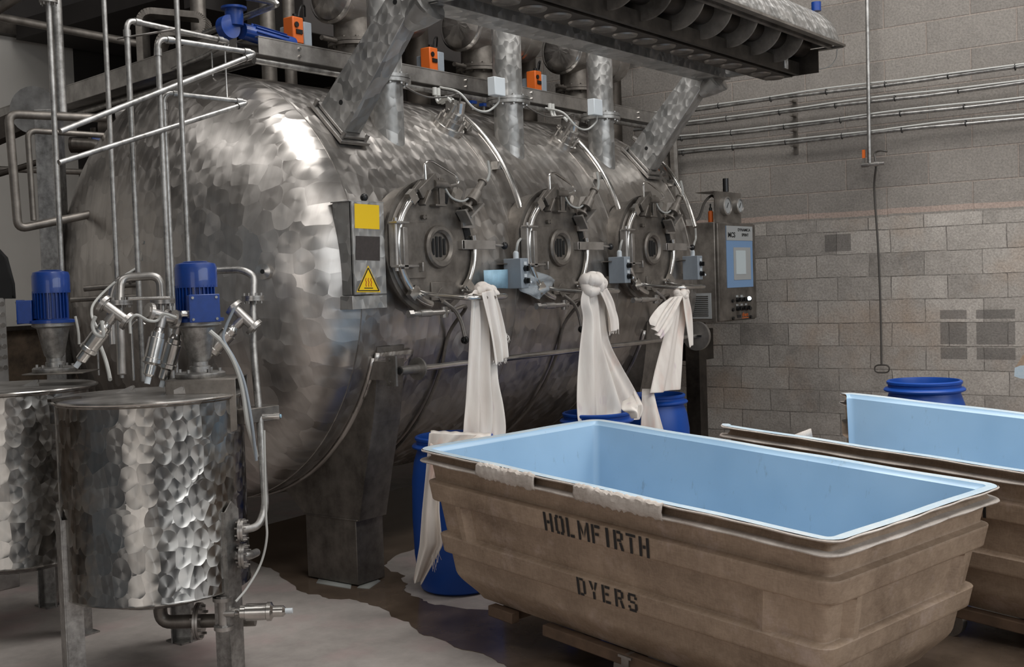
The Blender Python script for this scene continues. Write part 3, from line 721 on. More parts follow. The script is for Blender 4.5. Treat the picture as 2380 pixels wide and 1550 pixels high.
b.box((6.0, 3.125, 3.26), (4.25, .05, .016)); b.box((6.0, 3.20, 3.262), (4.2, .025, .03)); b.box((8.115, 3.3, 3.255), (.05, .36, .012))
part('hood_lip', b, M_dull, reel)
b = MB(); b.box((6.0, 3.69, 3.30), (4.2, .01, .42)); b.box((6.0, 3.60, 3.092), (4.2, .20, .012)); b.box((6.0, 3.50, 3.11), (4.2, .012, .05)); b.box((8.09, 3.45, 3.17), (.01, .32, .16)); b.box((6.0, 3.70, 3.11), (4.2, .05, .03)); b.box((6.0, 3.45, 3.135), (4.2, .03, .09))
part('trough', b, M_dark, reel)
b = MB()
x = 4.05; k = 0
b.cyl((X0, 3.42, 3.30), (X1-.02, 3.42, 3.30), .085, n=24)
part('drum_shaft', b, M_dark, reel)
while x < 8.0:
    b = MB(); b.lathe([(.06, 0), (.19, -.004), (.198, 0), (.19, .006), (.06, .002)], (x, 3.40, 3.32), (1,0,0), n=48)
    part('drum_divider', b, M_dull, reel); x += .36
x = 4.1
while x < 8.05:
    b = MB(); b.lathe([(.04, -.004), (.07, -.012), (.078, 0), (.07, .004)], (x, 3.60, 3.088), (0,0,1), n=28); b.disc((x, 3.60, 3.083), (0,0,1), .045, .004)
    part('rubber_grommet', b, M_dull, reel); x += .23
b = MB(); b.tube(catmull([(8.12, 3.16, 3.24), (8.16, 3.19, 3.18), (8.16, 3.25, 3.13), (8.13, 3.36, 3.12), (8.10, 3.42, 3.12)], 6), .004, n=6); part('cable', b, M_cable, reel, label='thin looped cable at the hood end')
b = MB(); q = on(1897, 10, 2, 3.60); b.cyl(q+V((0,0,-.05)), q+V((0,0,.015)), .035); solo('beacon', b, M_blue, 'small blue beacon on top of the rounded reel hood', 'beacon', bevel=.004)

# ------------------------------------------------------------------ blower drums behind
NAMES = ['left', 'middle', 'right']
DR = [(765, -18), (1068, 56), (1303, 116)]
LB = ['big round-ended steel air drum at the top edge, above the tank shoulder', 'big round-ended steel air drum above the middle orange actuator', 'big round-ended steel air drum behind the rightmost upright pipe']
YD = 5.35
DRC = []
for i, (px, py) in enumerate(DR):
    c = on(px, py, 1, YD); DRC.append(c)
    t = thing('air_drum', LB[i], 'air drum', (c.x+.4, c.y, 2.7), 'air drums on top of the vessel')
    b = MB(); b.lathe([(.0, -.02), (.10, -.015), (.165, 0), (.19, .03), (.19, .30), (.197, .30), (.197, .32), (.19, .32), (.19, .62), (.197, .62), (.197, .64), (.19, .64), (.17, .80), (.08, .87), (0, .88)], c, (1,0,0), n=48)
    part('drum', b, M_shell, t)
    b = MB(); b.lathe([(.178, -.004), (.186, .006), (.194, .012)], c, (1,0,0), n=48); part('end_seam', b, M_bright, t)
    nx = c.x+.20; b = MB(); b.cyl((nx, YD, 2.70), (nx, YD, c.z-.12), .125, n=36)
    b.flange((nx, YD, c.z-.30), (0,0,1), .165, .02, 10); b.cyl((nx, YD, 2.7), (nx, YD, 2.93), .14, n=36)
    b.cyl((nx-.10, YD, c.z-.30), (nx-.30, YD-.02, c.z-.30), .016)
    part('neck', b, M_dull, t)
    b = MB(); b.cyl((nx+.75, YD+.12, 2.6), (nx+.75, YD+.12, c.z), .085); part('riser', b, M_dark, t)
LA = ['orange and grey valve actuator at the left, over the tank shoulder', 'orange and grey valve actuator between the first and second upright pipes', 'orange and grey valve actuator beside the second upright pipe']
for i, (px, py) in enumerate([(688, 80), (999, 145), (1240, 195)]):
    q = on(px, py, 1, YD-.04)
    t = thing('valve_actuator', LA[i], 'actuator', q-V((0,0,.08)), 'orange valve actuators')
    b = MB(); b.box(q+V((-.075, -.06, 0)), (.085, .085, .155)); part('orange_cover', b, M_orange, t, bevel=.006)
    b = MB(); b.box(q+V((.0, -.05, -.02)), (.065, .11, .155)); b.box(q+V((-.04, .02, -.03)), (.10, .05, .13)); part('grey_base', b, M_greypl, t, bevel=.006)
    b = MB(); b.cyl(q+V((-.09, -.11, .03)), q+V((-.09, -.10, .03)), .016); b.box(q+V((-.07, -.105, -.01)), (.05, .008, .025)); b.cyl(q+V((-.07, -.07, .07)), q+V((-.07, -.07, .10)), .014)
    b.tube(catmull([q+V((-.04,-.07,.09)), q+V((-.02,-.07,.15)), q+V((.04,-.04,.17)), q+V((.08, 0, .12))], 5), .006, n=8); b.cyl(q+V((-.01,.02,-.09)), q+V((.05,.02,-.14)), .02)
    part('indicator', b, M_black, t, label='black indicator knobs')
# dark risers further back, then an added dark box
for px, r, w_ in ((462, .05, 'leftmost'), (622, .05, 'middle'), (672, .04, 'rightmost')):
    p = at(px, 60, 7.6); b = MB(); b.cyl((p.x, p.y, 2.85), (p.x, p.y, 4.1), r*1.0, n=20)
    solo('riser_pipe', b, M_dull, w_+' of the three plain steel risers behind the vessel top', 'pipe', 'risers behind the vessel top')
p0 = at(870, 60, 8.6); b = MB(); b.box((p0.x+.6, p0.y+.3, p0.z+.25), (2.6, .6, .8)); solo('dark_filler', b, M_clad_shade, 'dark box added to fill the unlit gap behind the air drums', 'filler box', bevel=.01)  # box added to block light and keep the space behind the drums black
p0 = at(1240, 15, 8.2)
for px, py in ((1252, 22), (1464, 92)):
    q = on(px, py, 1, YD+.1); b = MB(); b.box(q, (.24, .2, .22)); b.box(q+V((.03, -.102, 0)), (.012, .006, .20), mi=1)
    solo('label_box', b, [M_whitepl, M_bright], 'pale box half hidden behind the beam, ' + ('left one by the top edge' if px < 1300 else 'right one over the third drum'), 'box', bevel=.004)

# ------------------------------------------------------------------ cable trays
def tray(p0, p1, w, h, label, name='cable_tray'):
    p0 = V(p0); p1 = V(p1); t = thing(name, label, 'cable tray', (p0+p1)/2)
    d = (p1-p0).normalized(); s_ = d.cross(V((0,0,1))).normalized()
    b = MB(); b.bar(p0, p1, w, .004); b.bar(p0+s_*w/2+V((0,0,h/2)), p1+s_*w/2+V((0,0,h/2)), .004, h); b.bar(p0-s_*w/2+V((0,0,h/2)), p1-s_*w/2+V((0,0,h/2)), .004, h)
    for sg in (-1, 1): b.bar(p0+s_*sg*(w/2-.01*sg*sg)+V((0,0,h)), p1+s_*sg*(w/2-.01)+V((0,0,h)), .03, .006)
    part('trough', b, M_steel, t)
    b = MB(); L = (p1-p0).length; k = .3
    while k < L:
        for q in (.25, .7): c = p0+d*k+s_*(w/2)+V((0,0,h*q)); b.cyl(c, c+s_*.012, .009, n=8)
        k += .75
    part('bolts', b, M_bright, t)
    b = MB(); b.cyl(p0+s_*(w/2-.04)+V((0,0,-.03)), p1+s_*(w/2-.04)+V((0,0,-.03)), .02); part('conduit', b, M_pipe, t)
    return t
tray((4.33, 5.08, 2.955), (8.75, 5.08, 2.955), .22, .095, 'straight steel cable tray running along the vessel top past the upright pipes')
tray((4.40, 5.10, 2.99), (4.95, 8.75, 2.99), .20, .12, 'steel cable tray running back from the vessel top to the far left wall')
p = on(1545, 300, 0, 8.3)
b = MB(); b.tube(fillet([(8.70, 5.0, 2.99), (8.95, 4.98, 2.97), (8.97, 4.95, 1.2)], .12), .045, n=8); solo('cable_duct', b, M_dull, 'dull steel duct bending down behind the vessel end near the block wall', 'cable duct')
# small blue valves and pipes on the tray
for px, py in ((1098, 238), (1124, 244)):
    q = on(px, py, 1, 4.95); b = MB(); b.box(q, (.05, .04, .02)); b.cyl(q+V((0,0,-.05)), q, .01, mi=1)
    solo('ball_valve', b, [M_blue, M_steel], 'tiny blue-handled valve hanging under the cable tray, ' + ('left' if px < 1110 else 'right') + ' of the two', 'valve')
JL = ['white junction box on the second upright pipe', 'white junction box on the third upright pipe']
for i, (px, py, x) in enumerate(((1154, 202, PX[1]), (1383, 250, PX[2]))):
    q = on(px, py, 1, PY-.12); t = thing('junction_box', JL[i], 'junction box', q-V((0,0,.06)), 'junction boxes on the upright pipes')
    b = MB(); b.box(q, (.11, .06, .115)); part('body', b, M_whitepl, t, bevel=.004)
    b = MB(); b.tube(catmull([q+V((.02,0,-.05)), q+V((.01,0,-.10)), q+V((-.08,.02,-.16)), q+V((-.20,.03,-.15)), q+V((-.26,.1,-.05)), q+V((-.26,.25,.0))], 6), .007, n=8); part('cable', b, M_cable, t)

# ------------------------------------------------------------------ control boxes
CL = ['grey push-button box between the first and second hatch', 'grey push-button box between the second and third hatch', 'grey push-button box at the vessel end beside the control cabinet']
cx0 = None
for i, (px, py) in enumerate(((1211, 635), (1452, 627), (1622, 622))):
    q = on(px, py, 1, 4.13); s_ = 1.0
    t = thing('control_box', CL[i], 'control box', q+V((0,0,-.09)), 'push-button boxes along the vessel')
    b = MB(); b.box(q+V((.038, .065, 0)), (.075, .13, .18)); part('enclosure', b, M_greypl, t, bevel=.004)
    b = MB(); b.cyl(q+V((.035, .06, .085)), q+V((.035, .06, .125)), .017, n=16); b.sphere(q+V((.035, .06, .122)), .016, n=12); part('cable_gland', b, M_whitepl, t)
    for k, dz in enumerate((.028, -.045)):
        b = MB(); b.cyl(q+V((.04, 0, dz)), q+V((.04, -.022, dz)), .017, n=20); b.box(q+V((.04, -.026, dz)), (.012, .014, .030)); sw = part('rotary_switch', b, M_black, t, label='black rotary switch')
        b = MB(); b.box(q+V((.04, -.003, dz+.031)), (.026, .005, .020)); part('switch_label', b, M_whitepl, sw)
        if k: b = MB(); b.sphere(q+V((.055, -.028, dz-.01)), .010, n=10); part('lit_button', b, M_whitepl, sw)
    b = MB(); s2 = surf(15.5, CXS[i], .06); b.tube(catmull([q+V((.035,.06,.12)), q+V((.05,.05,.19)), s2+V((0,.0,-.08)), s2], 6), .008, n=8); part('cable', b, M_cable, t, label='pale cable up to the conduit')
    b = MB(); b.box(q+V((.03, .16, .06)), (.10, .12, .006)); b.box(q+V((.03, .15, -.06)), (.02, .12, .04)); part('mounting_bracket', b, M_dull, t)
# sheet and plastic bag behind the first box
q0 = [on(1124, 628, 1, 4.22), on(1180, 626, 1, 4.22), on(1180, 670, 1, 4.22), on(1126, 669, 1, 4.22)]
M_sheet = plain('pale_blue_sheet', (150, 186, 206), .5, 0, .2, 14)
b = MB(); b.add(q0, [(0,1,2,3)]); solo('paper_sheet', b, M_sheet, 'pale blue sheet tucked behind the first push-button box', 'paper sheet', solid=.003)
mb_ = NT('clear_bag'); mb_.b.inputs['Base Color'].default_value = srgb(190, 198, 204); mb_.b.inputs['Alpha'].default_value = .38; mb_.b.inputs['Roughness'].default_value = .18
nz = mb_.noise(mb_.co(), 16, 4); mb_.bump(nz, .9, .03)
c4 = [on(1222, 618, 1, 4.17), on(1294, 652, 1, 4.17), on(1252, 696, 1, 4.17), on(1205, 672, 1, 4.17)]
b = MB()
def bag(u, v):
    a = c4[0].lerp(c4[1], u); c = c4[3].lerp(c4[2], u); p = a.lerp(c, v); return p+V((0, .02*math.sin(u*7+v*3)*math.sin(v*5+u*2), 0))
b.grid(bag, 14, 10); solo('plastic_bag', b, mb_.m, 'crumpled clear plastic bag hanging behind the first push-button box', 'plastic bag', solid=.002)

# ------------------------------------------------------------------ control cabinet
cab = thing('control_cabinet', 'tall stainless control cabinet with touch screen on a post by the block wall', 'control cabinet', (8.52, 4.35, 0))
FY = 4.20
b = MB(); b.box((8.53, 4.36, 1.68), (.70, .32, .785)); part('enclosure', b, M_dull, cab, bevel=.006)
b = MB(); b.box((8.53, 4.19, 1.68), (.665, .02, .765)); door = part('cabinet_door', b, M_dull, cab, bevel=.004)
b = MB(); b.box((8.24, 4.42, .65), (.12, .12, 1.30)); b.box((8.45, 4.6, 1.1), (.3, .3, .25)); part('post', b, M_dark, cab)
def qd(px, py, y): return on(px, py, 1, y)
def plate(pts, y, t=.003):
    b = MB(); vs = [qd(px, py, y) for px, py in pts]; n = len(vs); bk = [v+V((0, t, 0)) for v in vs]
    b.add(vs+bk, [tuple(range(n)), tuple(range(n, 2*n))[::-1]]+[(i, (i+1) % n, n+(i+1) % n, n+i) for i in range(n)]); return b
def rect(x0, z0, x1, z1, y, t=.003):
    b = MB(); b.box(((x0+x1)/2, y+t/2, (z0+z1)/2), (x1-x0, t, z1-z0)); return b
M_scrblue = plain('screen_blue', (110, 140, 176), .4)
m_ = NT('screen_lit'); m_.b.inputs['Base Color'].default_value = srgb(150, 158, 160); m_.b.inputs['Roughness'].default_value = .2
m_.b.inputs['Emission Color'].default_value = srgb(168, 178, 182); m_.b.inputs['Emission Strength'].default_value = .22
M_scr = m_.m
M_lgrey = plain('label_grey', (150, 152, 152), .5)
PXa, PXb = 8.335, 8.80
part('screen_panel', rect(PXa, 1.555, PXb, 2.045, 4.176, .004), M_scrblue, door, label='blue touch screen surround')
part('maker_label', rect(PXa, 1.93, PXb, 2.045, 4.173, .003), M_lgrey, door, label='grey maker plate')
part('touch_screen', rect(8.45, 1.615, 8.755, 1.875, 4.173, .003), M_lgrey, door)
part('screen', rect(8.49, 1.66, 8.66, 1.85, 4.170, .003), M_scr, door, label='lit screen')
def text(body, loc, size, mat, parent, name, label=None, sx=1.0, bold=0, rot=(PI/2, 0, 0)):
    cu = bpy.data.curves.new(name, 'FONT'); cu.body = body; cu.size = size; cu.extrude = .0006; cu.align_x = 'LEFT'; cu.offset = bold
    tmp = bpy.data.objects.new('tmp', cu); COL.objects.link(tmp); bpy.context.view_layer.update()
    me = bpy.data.meshes.new_from_object(tmp.evaluated_get(bpy.context.evaluated_depsgraph_get()))
    bpy.data.objects.remove(tmp); me.materials.clear(); me.materials.append(mat)
    M = Matrix.Translation(V(loc)-wloc(parent)) @ Matrix.Rotation(rot[2], 4, 'Z') @ Matrix.Rotation(rot[0], 4, 'X') @ Matrix.Diagonal((sx, 1, 1, 1)); me.transform(M)
    o = bpy.data.objects.new(name, me); COL.objects.link(o); o.parent = parent
    if label: o['label'] = label
    return o
text('MCS', (8.355, 4.1715, 1.955), .055, M_ink, door, 'lettering', 'black letters MCS', 1.2, .001)
text('DYNAMICA', (8.53, 4.1715, 2.005), .032, M_ink, door, 'lettering', 'black word DYNAMICA', 1.35, .0004)
text('SPRINT', (8.60, 4.1715, 1.965), .032, M_ink, door, 'lettering', 'black word SPRINT', 1.2, .0004)
for k, z in enumerate((1.455, 1.385)):
    for j, x in enumerate((8.50, 8.58, 8.66)):
        b = MB(); b.cyl((x, 4.178, z), (x, 4.155, z), .018, n=16); b.box((x, 4.15, z+.004), (.012, .02, .03))
        part('button', b, M_black, door, label='black push button'); 
        if (k, j) != (0, 2): part('button_label', rect(x-.018, z+.022, x+.018, z+.038, 4.176), M_lgrey, door)
m_ = NT('lamp_lit'); m_.b.inputs['Emission Color'].default_value = (.8, .92, 1, 1); m_.b.inputs['Emission Strength'].default_value = 2.5
b = MB(); b.sphere((8.66, 4.148, 1.462), .017); part('lit_button', b, m_.m, door, label='glowing white push button')
for x, z in ((8.42, 1.45), (8.42, 1.38), (8.42, 1.31), (8.735, 1.45), (8.735, 1.38), (8.735, 1.31)):
    b = MB(); b.cyl((x, 4.178, z), (x, 4.168, z), .014, n=14); part('plug', b, M_black, door)
text('then', (8.585, 4.177, 1.318), .050, M_orange, door, 'lettering', 'small orange logo script', 1.2)
part('logo_underline', rect(8.585, 1.304, 8.70, 1.309, 4.177), M_orange, door); part('logo_smudge', rect(8.50, 1.312, 8.565, 1.335, 4.177), M_ink, door)
b = MB(); b.box((8.177, 4.36, 1.42), (.006, .24, .20)); vent = part('vent_grille', b, M_lgrey, cab, label='pale grey louvred vent')
b = MB()
for k in range(11): b.box((8.172, 4.36, 1.343+k*.0152), (.006, .19, .006))
part('slats', b, M_dark, vent)
gb = thing('gauge_panel', 'small steel panel with two round gauges on top of the control cabinet', 'gauge panel', (8.42, 4.35, 2.07))
b = MB(); b.box((8.62, 4.30, 2.20), (.46, .012, .25)); b.box((8.62, 4.38, 2.325), (.46, .17, .006)); part('plate', b, M_dull, gb)
for px, r, g in ((1684, .075, .05), (1713, .062, .04)):
    q = on(px, 479, 1, 4.285); b = MB(); b.lathe([(r, .01), (r, -.03), (r*.86, -.035), (r*.82, -.02), (0, -.02)], q, (0,1,0), n=32); gg = part('gauge', b, M_steel, gb)
    b = MB(); b.disc(q+V((0, -.024, 0)), (0,1,0), r*.80, .003); part('dial', b, M_lgrey, gg, label='grey dial')
    b = MB(); b.bar(q+V((-.01, -.027, -.015)), q+V((.018, -.027, .026)), .002, .005); part('needle', b, M_ink, gg)
q = on(1687, 446, 1, 4.38); b = MB(); b.cyl(q, q+V((0,0,.11)), .024, n=20); part('black_cap', b, M_black, gb, label='black upright cylinder on top')
b = MB(); q = on(1664, 462, 1, 4.36); b.tube(catmull([q, q+V((-.08,0,.02)), q+V((-.2,0,-.04)), q+V((-.30,0,-.16)), q+V((-.36, .05, -.2))], 6), .010, n=8); part('cable', b, M_dcable, gb, label='dark cable looping to the left')
q = on(1652, 512, 1, 4.35); q.z = 2.075
bt = thing('spray_bottle', 'small orange bottle with black nozzle standing on the cabinet', 'bottle', q)
b = MB(); b.lathe([(0, 0), (.019, 0), (.021, .01), (.021, .09), (.012, .10), (0, .10)], q, (0,0,1), n=20); part('body', b, M_orange, bt)
b = MB(); b.lathe([(.012, .10), (.012, .12), (.006, .13), (.006, .155), (0, .155)], q, (0,0,1), n=16); part('nozzle', b, M_black, bt, label='black nozzle')
q = on(1528, 398, 1, 4.6); b = MB(); b.sphere(q, .018); b.box(q+V((0,0,-.05)), (.03,.03,.07), mi=1); b.cyl(q+V((-.02,0,-.14)), q+V((.1,0,-.14)), .008, mi=1)
solo('indicator_light', b, [M_orange, M_black], 'small orange indicator behind the rightmost conduit of the vessel', 'indicator')

# ------------------------------------------------------------------ pipes on the block wall
LV = [(3.103, 'topmost'), (2.985, 'second'), (2.862, 'third'), (2.735, 'lowest')]
for z, w in LV:
    t = thing('wall_conduit', w+' of the four horizontal cable conduits on the block wall', 'conduit', (XW-.1, 3.2, z-.02), 'cable conduits on the block wall')
    b = MB(); pts = [(XW-.10, 5.45-i*.37, z+.006*math.sin(i*1.3+z*9)) for i in range(16)]; b.tube(pts, .015, n=10); part('pipe', b, M_pipe, t)
    b = MB(); pts = [(XW-.115-.004*math.sin(i), 5.4-i*.2, z+.018+.012*max(0, math.sin(i*.55+z*7))) for i in range(27)]; b.tube(pts, .007, n=8); part('cable', b, M_cable, t, label='pale cable strapped to the conduit')
    y = 5.2-(z*7 % .3)
    while y > .3:
        b = MB(); b.tube([(XW-.104+.022*math.cos(a), y, z+.004+.024*math.sin(a)) for a in [k*PI/5 for k in range(10)]], .0035, n=6, closed=True); part('cable_tie', b, M_black, t, label='black cable tie'); y -= .48
    for y in (3.95, 1.6): b = MB(); b.box((XW-.05, y, z-.03), (.10, .03, .012)); b.box((XW-.006, y, z-.05), (.012, .04, .09)); part('bracket', b, M_dull, t)
dp = thing('drop_pipe', 'slim steel pipe coming down the block wall to a small tee', 'pipe', (XW-.15, 3.275, 2.48))
b = MB(); b.cyl((XW-.15, 3.28, 2.50), (XW-.15, 3.26, 6.1), .015); part('pipe', b, M_pipe, dp)
b = MB(); q0 = on(2003, 384, 0, XW-.15); q1 = on(2056, 379, 0, XW-.15); b.cyl(q0, q1, .014); b.cyl(q0, q0.lerp(q1, .3), .019); b.cyl(q0.lerp(q1, .55), q0.lerp(q1, .75), .019); tee = part('tee', b, M_steel, dp)
q = on(2008, 383, 0, XW-.15); b = MB(); b.box(q+V((0,0,.04)), (.012, .018, .08)); b.box(q+V((0,0,.085)), (.014, .022, .065), mi=1); part('valve_handle', b, [M_steel, M_orange], tee, label='small orange lever')
b = MB(); q = on(2036, 386, 0, XW-.13); qe = on(2049, 848, 0, XW-.08)
pts = [on(2062, 352, 0, XW-.1), on(2045, 350, 0, XW-.1), on(2033, 358, 0, XW-.1), q, on(2032, 440, 0, XW-.06), on(2040, 560, 0, XW-.05), on(2046, 700, 0, XW-.05), qe]
b.tube(catmull(pts, 5), .008, n=8)
ring = []
for k in range(24):
    a = 2*PI*k/24; ring.append(on(2050+17*math.copysign(abs(math.cos(a))**.6, math.cos(a)), 857+9*math.copysign(abs(math.sin(a))**.8, math.sin(a)), 0, XW-.06))
b.tube(ring, .006, n=8, closed=True)
solo('hanging_cable', b, M_dcable, 'thin dark cable hanging down the block wall and ending in a loop', 'cable')

# ------------------------------------------------------------------ blue drums
def drum_meshes():
    b = MB()
    prof = [(0, .002), (.18, 0), (.205, .015), (.218, .06), (.235, .2), (.24, .40), (.236, .60), (.222, .70), (.205, .75), (.20, .765), (.215, .772), (.228, .778), (.230, .786), (.222, .795), (.205, .80), (.205, .815), (.212, .82), (.213, .832), (.205, .838), (.196, .838), (.192, .82), (.192, .70), (.21, .5), (.21, .06), (0, .05)]
    b.lathe(prof, (0,0,0), (0,0,1), n=64); return b
def blue_drum(x, y, s, label):
    b = drum_meshes()
    for v in b.v: v *= s; 
    for v in b.v: v += V((x, y, 0))
    return solo('plastic_drum', b, M_drum, label, 'drum', 'open blue plastic drums')
blue_drum(4.80, 4.06, 1.0, 'open blue drum nearest the vessel leg, with cloth draped over its left rim')
blue_drum(6.02, 3.93, 1.0, 'open blue drum under the second hanging cloth, behind the near cart corner')
blue_drum(7.08, 4.13, 1.0, 'open blue drum under the third hanging cloth, nearest the control cabinet')
blue_drum(7.63, 2.43, 1.11, 'blue drum standing apart in front of the block wall, behind the rear cart')

# ------------------------------------------------------------------ hanging cloths
def sheet(rows, nu, folds, amp, seed=0, thick=.004, back=V((0,1,0)), fray=0):
    """rows: (left point, right point) down the cloth; folds gather between them"""
    rnd = random.Random(seed); ph = [rnd.uniform(0, 6.28) for _ in range(6)]
    Ls = catmull([r[0] for r in rows], 8); Rs = catmull([r[1] for r in rows], 8); m = len(Ls)
    b = MB()
    def fn(u, v):
        k = min(int(v*(m-1)+.0001), m-1); a, c = Ls[k], Rs[k]; p = a.lerp(c, u)
        f = math.sin(u*folds*2*PI+ph[0]+.8*math.sin(v*3+ph[1]))+.5*math.sin(u*folds*3.7*PI+ph[2]+v*2)+.35*math.sin(u*folds*8.3+ph[3]-v*3)
        env = amp*(.45+.55*math.sin(min(v*1.3, 1)*PI/2))
        q = p+back*f*env+V((1,0,0))*.25*env*math.cos(u*folds*2*PI+ph[0])
        if v > .999 and fray: q.z -= fray*abs(math.sin(u*37+seed))
        return q
    b.grid(fn, nu, m-1); return b
YK = 3.90
def pr(px, py, y=YK): return on(px, py, 1, y)
def rows(L, y=YK): return [(pr(a, yy, y), pr(c, yy2, y)) for (a, yy, c, yy2) in L]
def knot(b, c, s=1.0, seed=1):
    rnd = random.Random(seed)
    for k in range(3):
        ax = V((rnd.uniform(-1,1), rnd.uniform(-.6,.6), rnd.uniform(-1,1))).normalized(); e1 = ax.cross(V((0,1,0))).normalized(); e2 = ax.cross(e1)
        pts = []; rr = []
        for i in range(20):
            a = 2*PI*i/20; pts.append(c+V((rnd.uniform(-.006,.006), 0, rnd.uniform(-.006,.006)))+(e1*math.cos(a)+e2*math.sin(a)*.8)*.035*s); rr.append(.024*s*(1+.25*math.sin(a*2+k)))
        b.tube(pts, rr, n=10, closed=True)
    return b
def fringe(b, a, c, n, L, seed=0, r=.0012):
    rnd = random.Random(seed)
    for k in range(n):
        p = a.lerp(c, rnd.random()); l = L*rnd.uniform(.3, 1)
        b.tube([p, p+V((rnd.uniform(-.006,.006), 0, -l*.5)), p+V((rnd.uniform(-.015,.015), 0, -l))], r, n=4, caps=False)

t = thing('hanging_cloth', 'creased white cloth knotted under the first hatch, trailing into the near blue drum', 'cloth', pr(1130, 1005), 'undyed cloths hanging from the hatches')
part('main_length', sheet(rows([(1100, 688, 1135, 676), (1098, 740, 1150, 735), (1095, 800, 1156, 800), (1091, 880, 1158, 880), (1088, 940, 1170, 940), (1084, 990, 1178, 990), (1082, 1030, 1178, 1025)]), 60, 3.2, .022, 3), M_cloth, t, sub=1, solid=.004)
b = sheet(rows([(1118, 680, 1150, 672), (1128, 730, 1163, 720), (1140, 790, 1174, 780), (1150, 850, 1178, 830)], YK-.05), 30, 2, .012, 5); part('loose_flap', b, M_cloth, t, sub=1, solid=.004)
b = MB(); fringe(b, pr(1146, 838, YK-.05), pr(1178, 830, YK-.05), 26, .035, 2); fringe(b, pr(1172, 768, YK-.05), pr(1184, 782, YK-.05), 14, .04, 4); part('fringe', b, M_cloth, t, stuff=True)
b = MB(); knot(b, pr(1126, 680), 1.1, 4); knot(b, pr(1140, 684), .9, 9)
for k in range(5): b.tube(catmull([pr(1120, 690), pr(1104, 682-k*2), pr(1092, 684+k*3), pr(1080+k*3, 692+k)], 4), .004, n=6)
part('knot', b, M_cloth, t, sub=1)
# its other end lies over the left of the drum rim and hangs to the floor
def trail(u, v):
    # over the rim (v .0-.12) then down outside
    left = [(997, 1006), (994, 1040), (988, 1110), (980, 1190), (974, 1270), (960, 1352)]
    right = [(1110, 1010), (1050, 1052), (1022, 1110), (1022, 1190), (1030, 1265), (978, 1356)]
    k = v*5; i = min(int(k), 4); f = k-i
    a = V(left[i]).lerp(V(left[i+1]), f); c = V(right[i]).lerp(V(right[i+1]), f); p = a.lerp(c, u)
    if v > .8:
        w = (v-.8)/.2; p = a.lerp(V((right[4][0]*(1-w)+(980)*w, right[4][1]*(1-w)+1356*w)), u)
    q = at(p.x, p.y, 5.93-.05*math.sin(u*PI)-.04*v)
    return q+FWD*(.022*math.sin(u*9+v*2)+.008*math.sin(u*17+1))*(.4+v)
b = MB(); b.grid(trail, 40, 40); part('trailing_end', b, M_cloth, t, sub=1, solid=.004)
b = MB()
def over(u, v):
    a = V((997, 1006)).lerp(V((1140, 1012)), u); c = V((998, 1046)).lerp(V((1140, 1034)), u); p = a.lerp(c, v)
    return at(p.x, p.y, 5.95+.0*v-.08*math.sin(v*PI*.5))+V((0,0,.002*math.sin(u*34)))+FWD*.25*(1-v)*.5
b.grid(over, 60, 6); part('rim_fold', b, M_cloth, t, solid=.004)
b = MB(); fringe(b, at(1003, 1290, 5.83), at(1022, 1272, 5.83), 12, .10, 8); part('fringe', b, M_cloth, t, stuff=True)

t = thing('hanging_cloth', 'white cloth knotted under the second hatch, spreading over the rim of the middle drum', 'cloth', pr(1400, 960), 'undyed cloths hanging from the hatches')
part('main_length', sheet(rows([(1362, 652, 1392, 650), (1354, 700, 1402, 694), (1362, 740, 1402, 736), (1358, 800, 1412, 796), (1354, 860, 1438, 850), (1351, 920, 1466, 900), (1350, 965, 1488, 945), (1350, 985, 1480, 975)]), 60, 2.4, .022, 11), M_cloth, t, sub=1, solid=.004)
b = sheet(rows([(1392, 676, 1412, 668), (1406, 710, 1428, 700), (1414, 745, 1438, 735), (1416, 772, 1439, 766)], YK-.05), 24, 1.5, .010, 6); part('loose_flap', b, M_cloth, t, sub=1, solid=.004)
b = MB(); fringe(b, pr(1416, 768, YK-.05), pr(1439, 764, YK-.05), 20, .035, 12); part('fringe', b, M_cloth, t, stuff=True)
b = MB(); c = pr(1375, 672); knot(b, c+V((-.01, -.01, .03)), 1.5, 5); knot(b, c+V((.05, -.02, .045)), 1.1, 15); part('knot', b, M_cloth, t, sub=1)
b = sheet([(at(1448, 935, 6.98), at(1478, 908, 6.98)), (at(1450, 952, 6.86), at(1492, 935, 6.86)), (at(1468, 962, 6.84), at(1491, 945, 6.84)), (at(1475, 973, 6.84), at(1484, 970, 6.84))], 20, 1.2, .015, 8); part('rim_fold', b, M_cloth, t, sub=1, solid=.004)

t = thing('hanging_cloth', 'white cloth tied beside the third hatch with a fanned flap, falling into the far drum', 'cloth', pr(1560, 900), 'undyed cloths hanging from the hatches')
part('main_length', sheet(rows([(1560, 694, 1592, 684), (1552, 740, 1590, 735), (1540, 800, 1583, 800), (1526, 860, 1580, 860), (1514, 915, 1578, 905)]), 50, 1.6, .014, 21), M_cloth, t, sub=1, solid=.004)
b = sheet(rows([(1562, 690, 1590, 686), (1535, 712, 1572, 730), (1514, 740, 1556, 765), (1512, 752, 1536, 792)], YK-.05), 30, 3, .014, 16); part('fanned_flap', b, M_cloth, t, sub=1, solid=.004)
b = sheet(rows([(1586, 690, 1598, 685), (1591, 730, 1606, 725), (1596, 770, 1609, 765), (1601, 808, 1611, 803)], YK-.04), 14, 1, .008, 26); part('loose_flap', b, M_cloth, t, sub=1, solid=.004)
b = MB(); knot(b, pr(1582, 686), 1.1, 25); knot(b, pr(1590, 678), .8, 27); part('knot', b, M_cloth, t, sub=1)
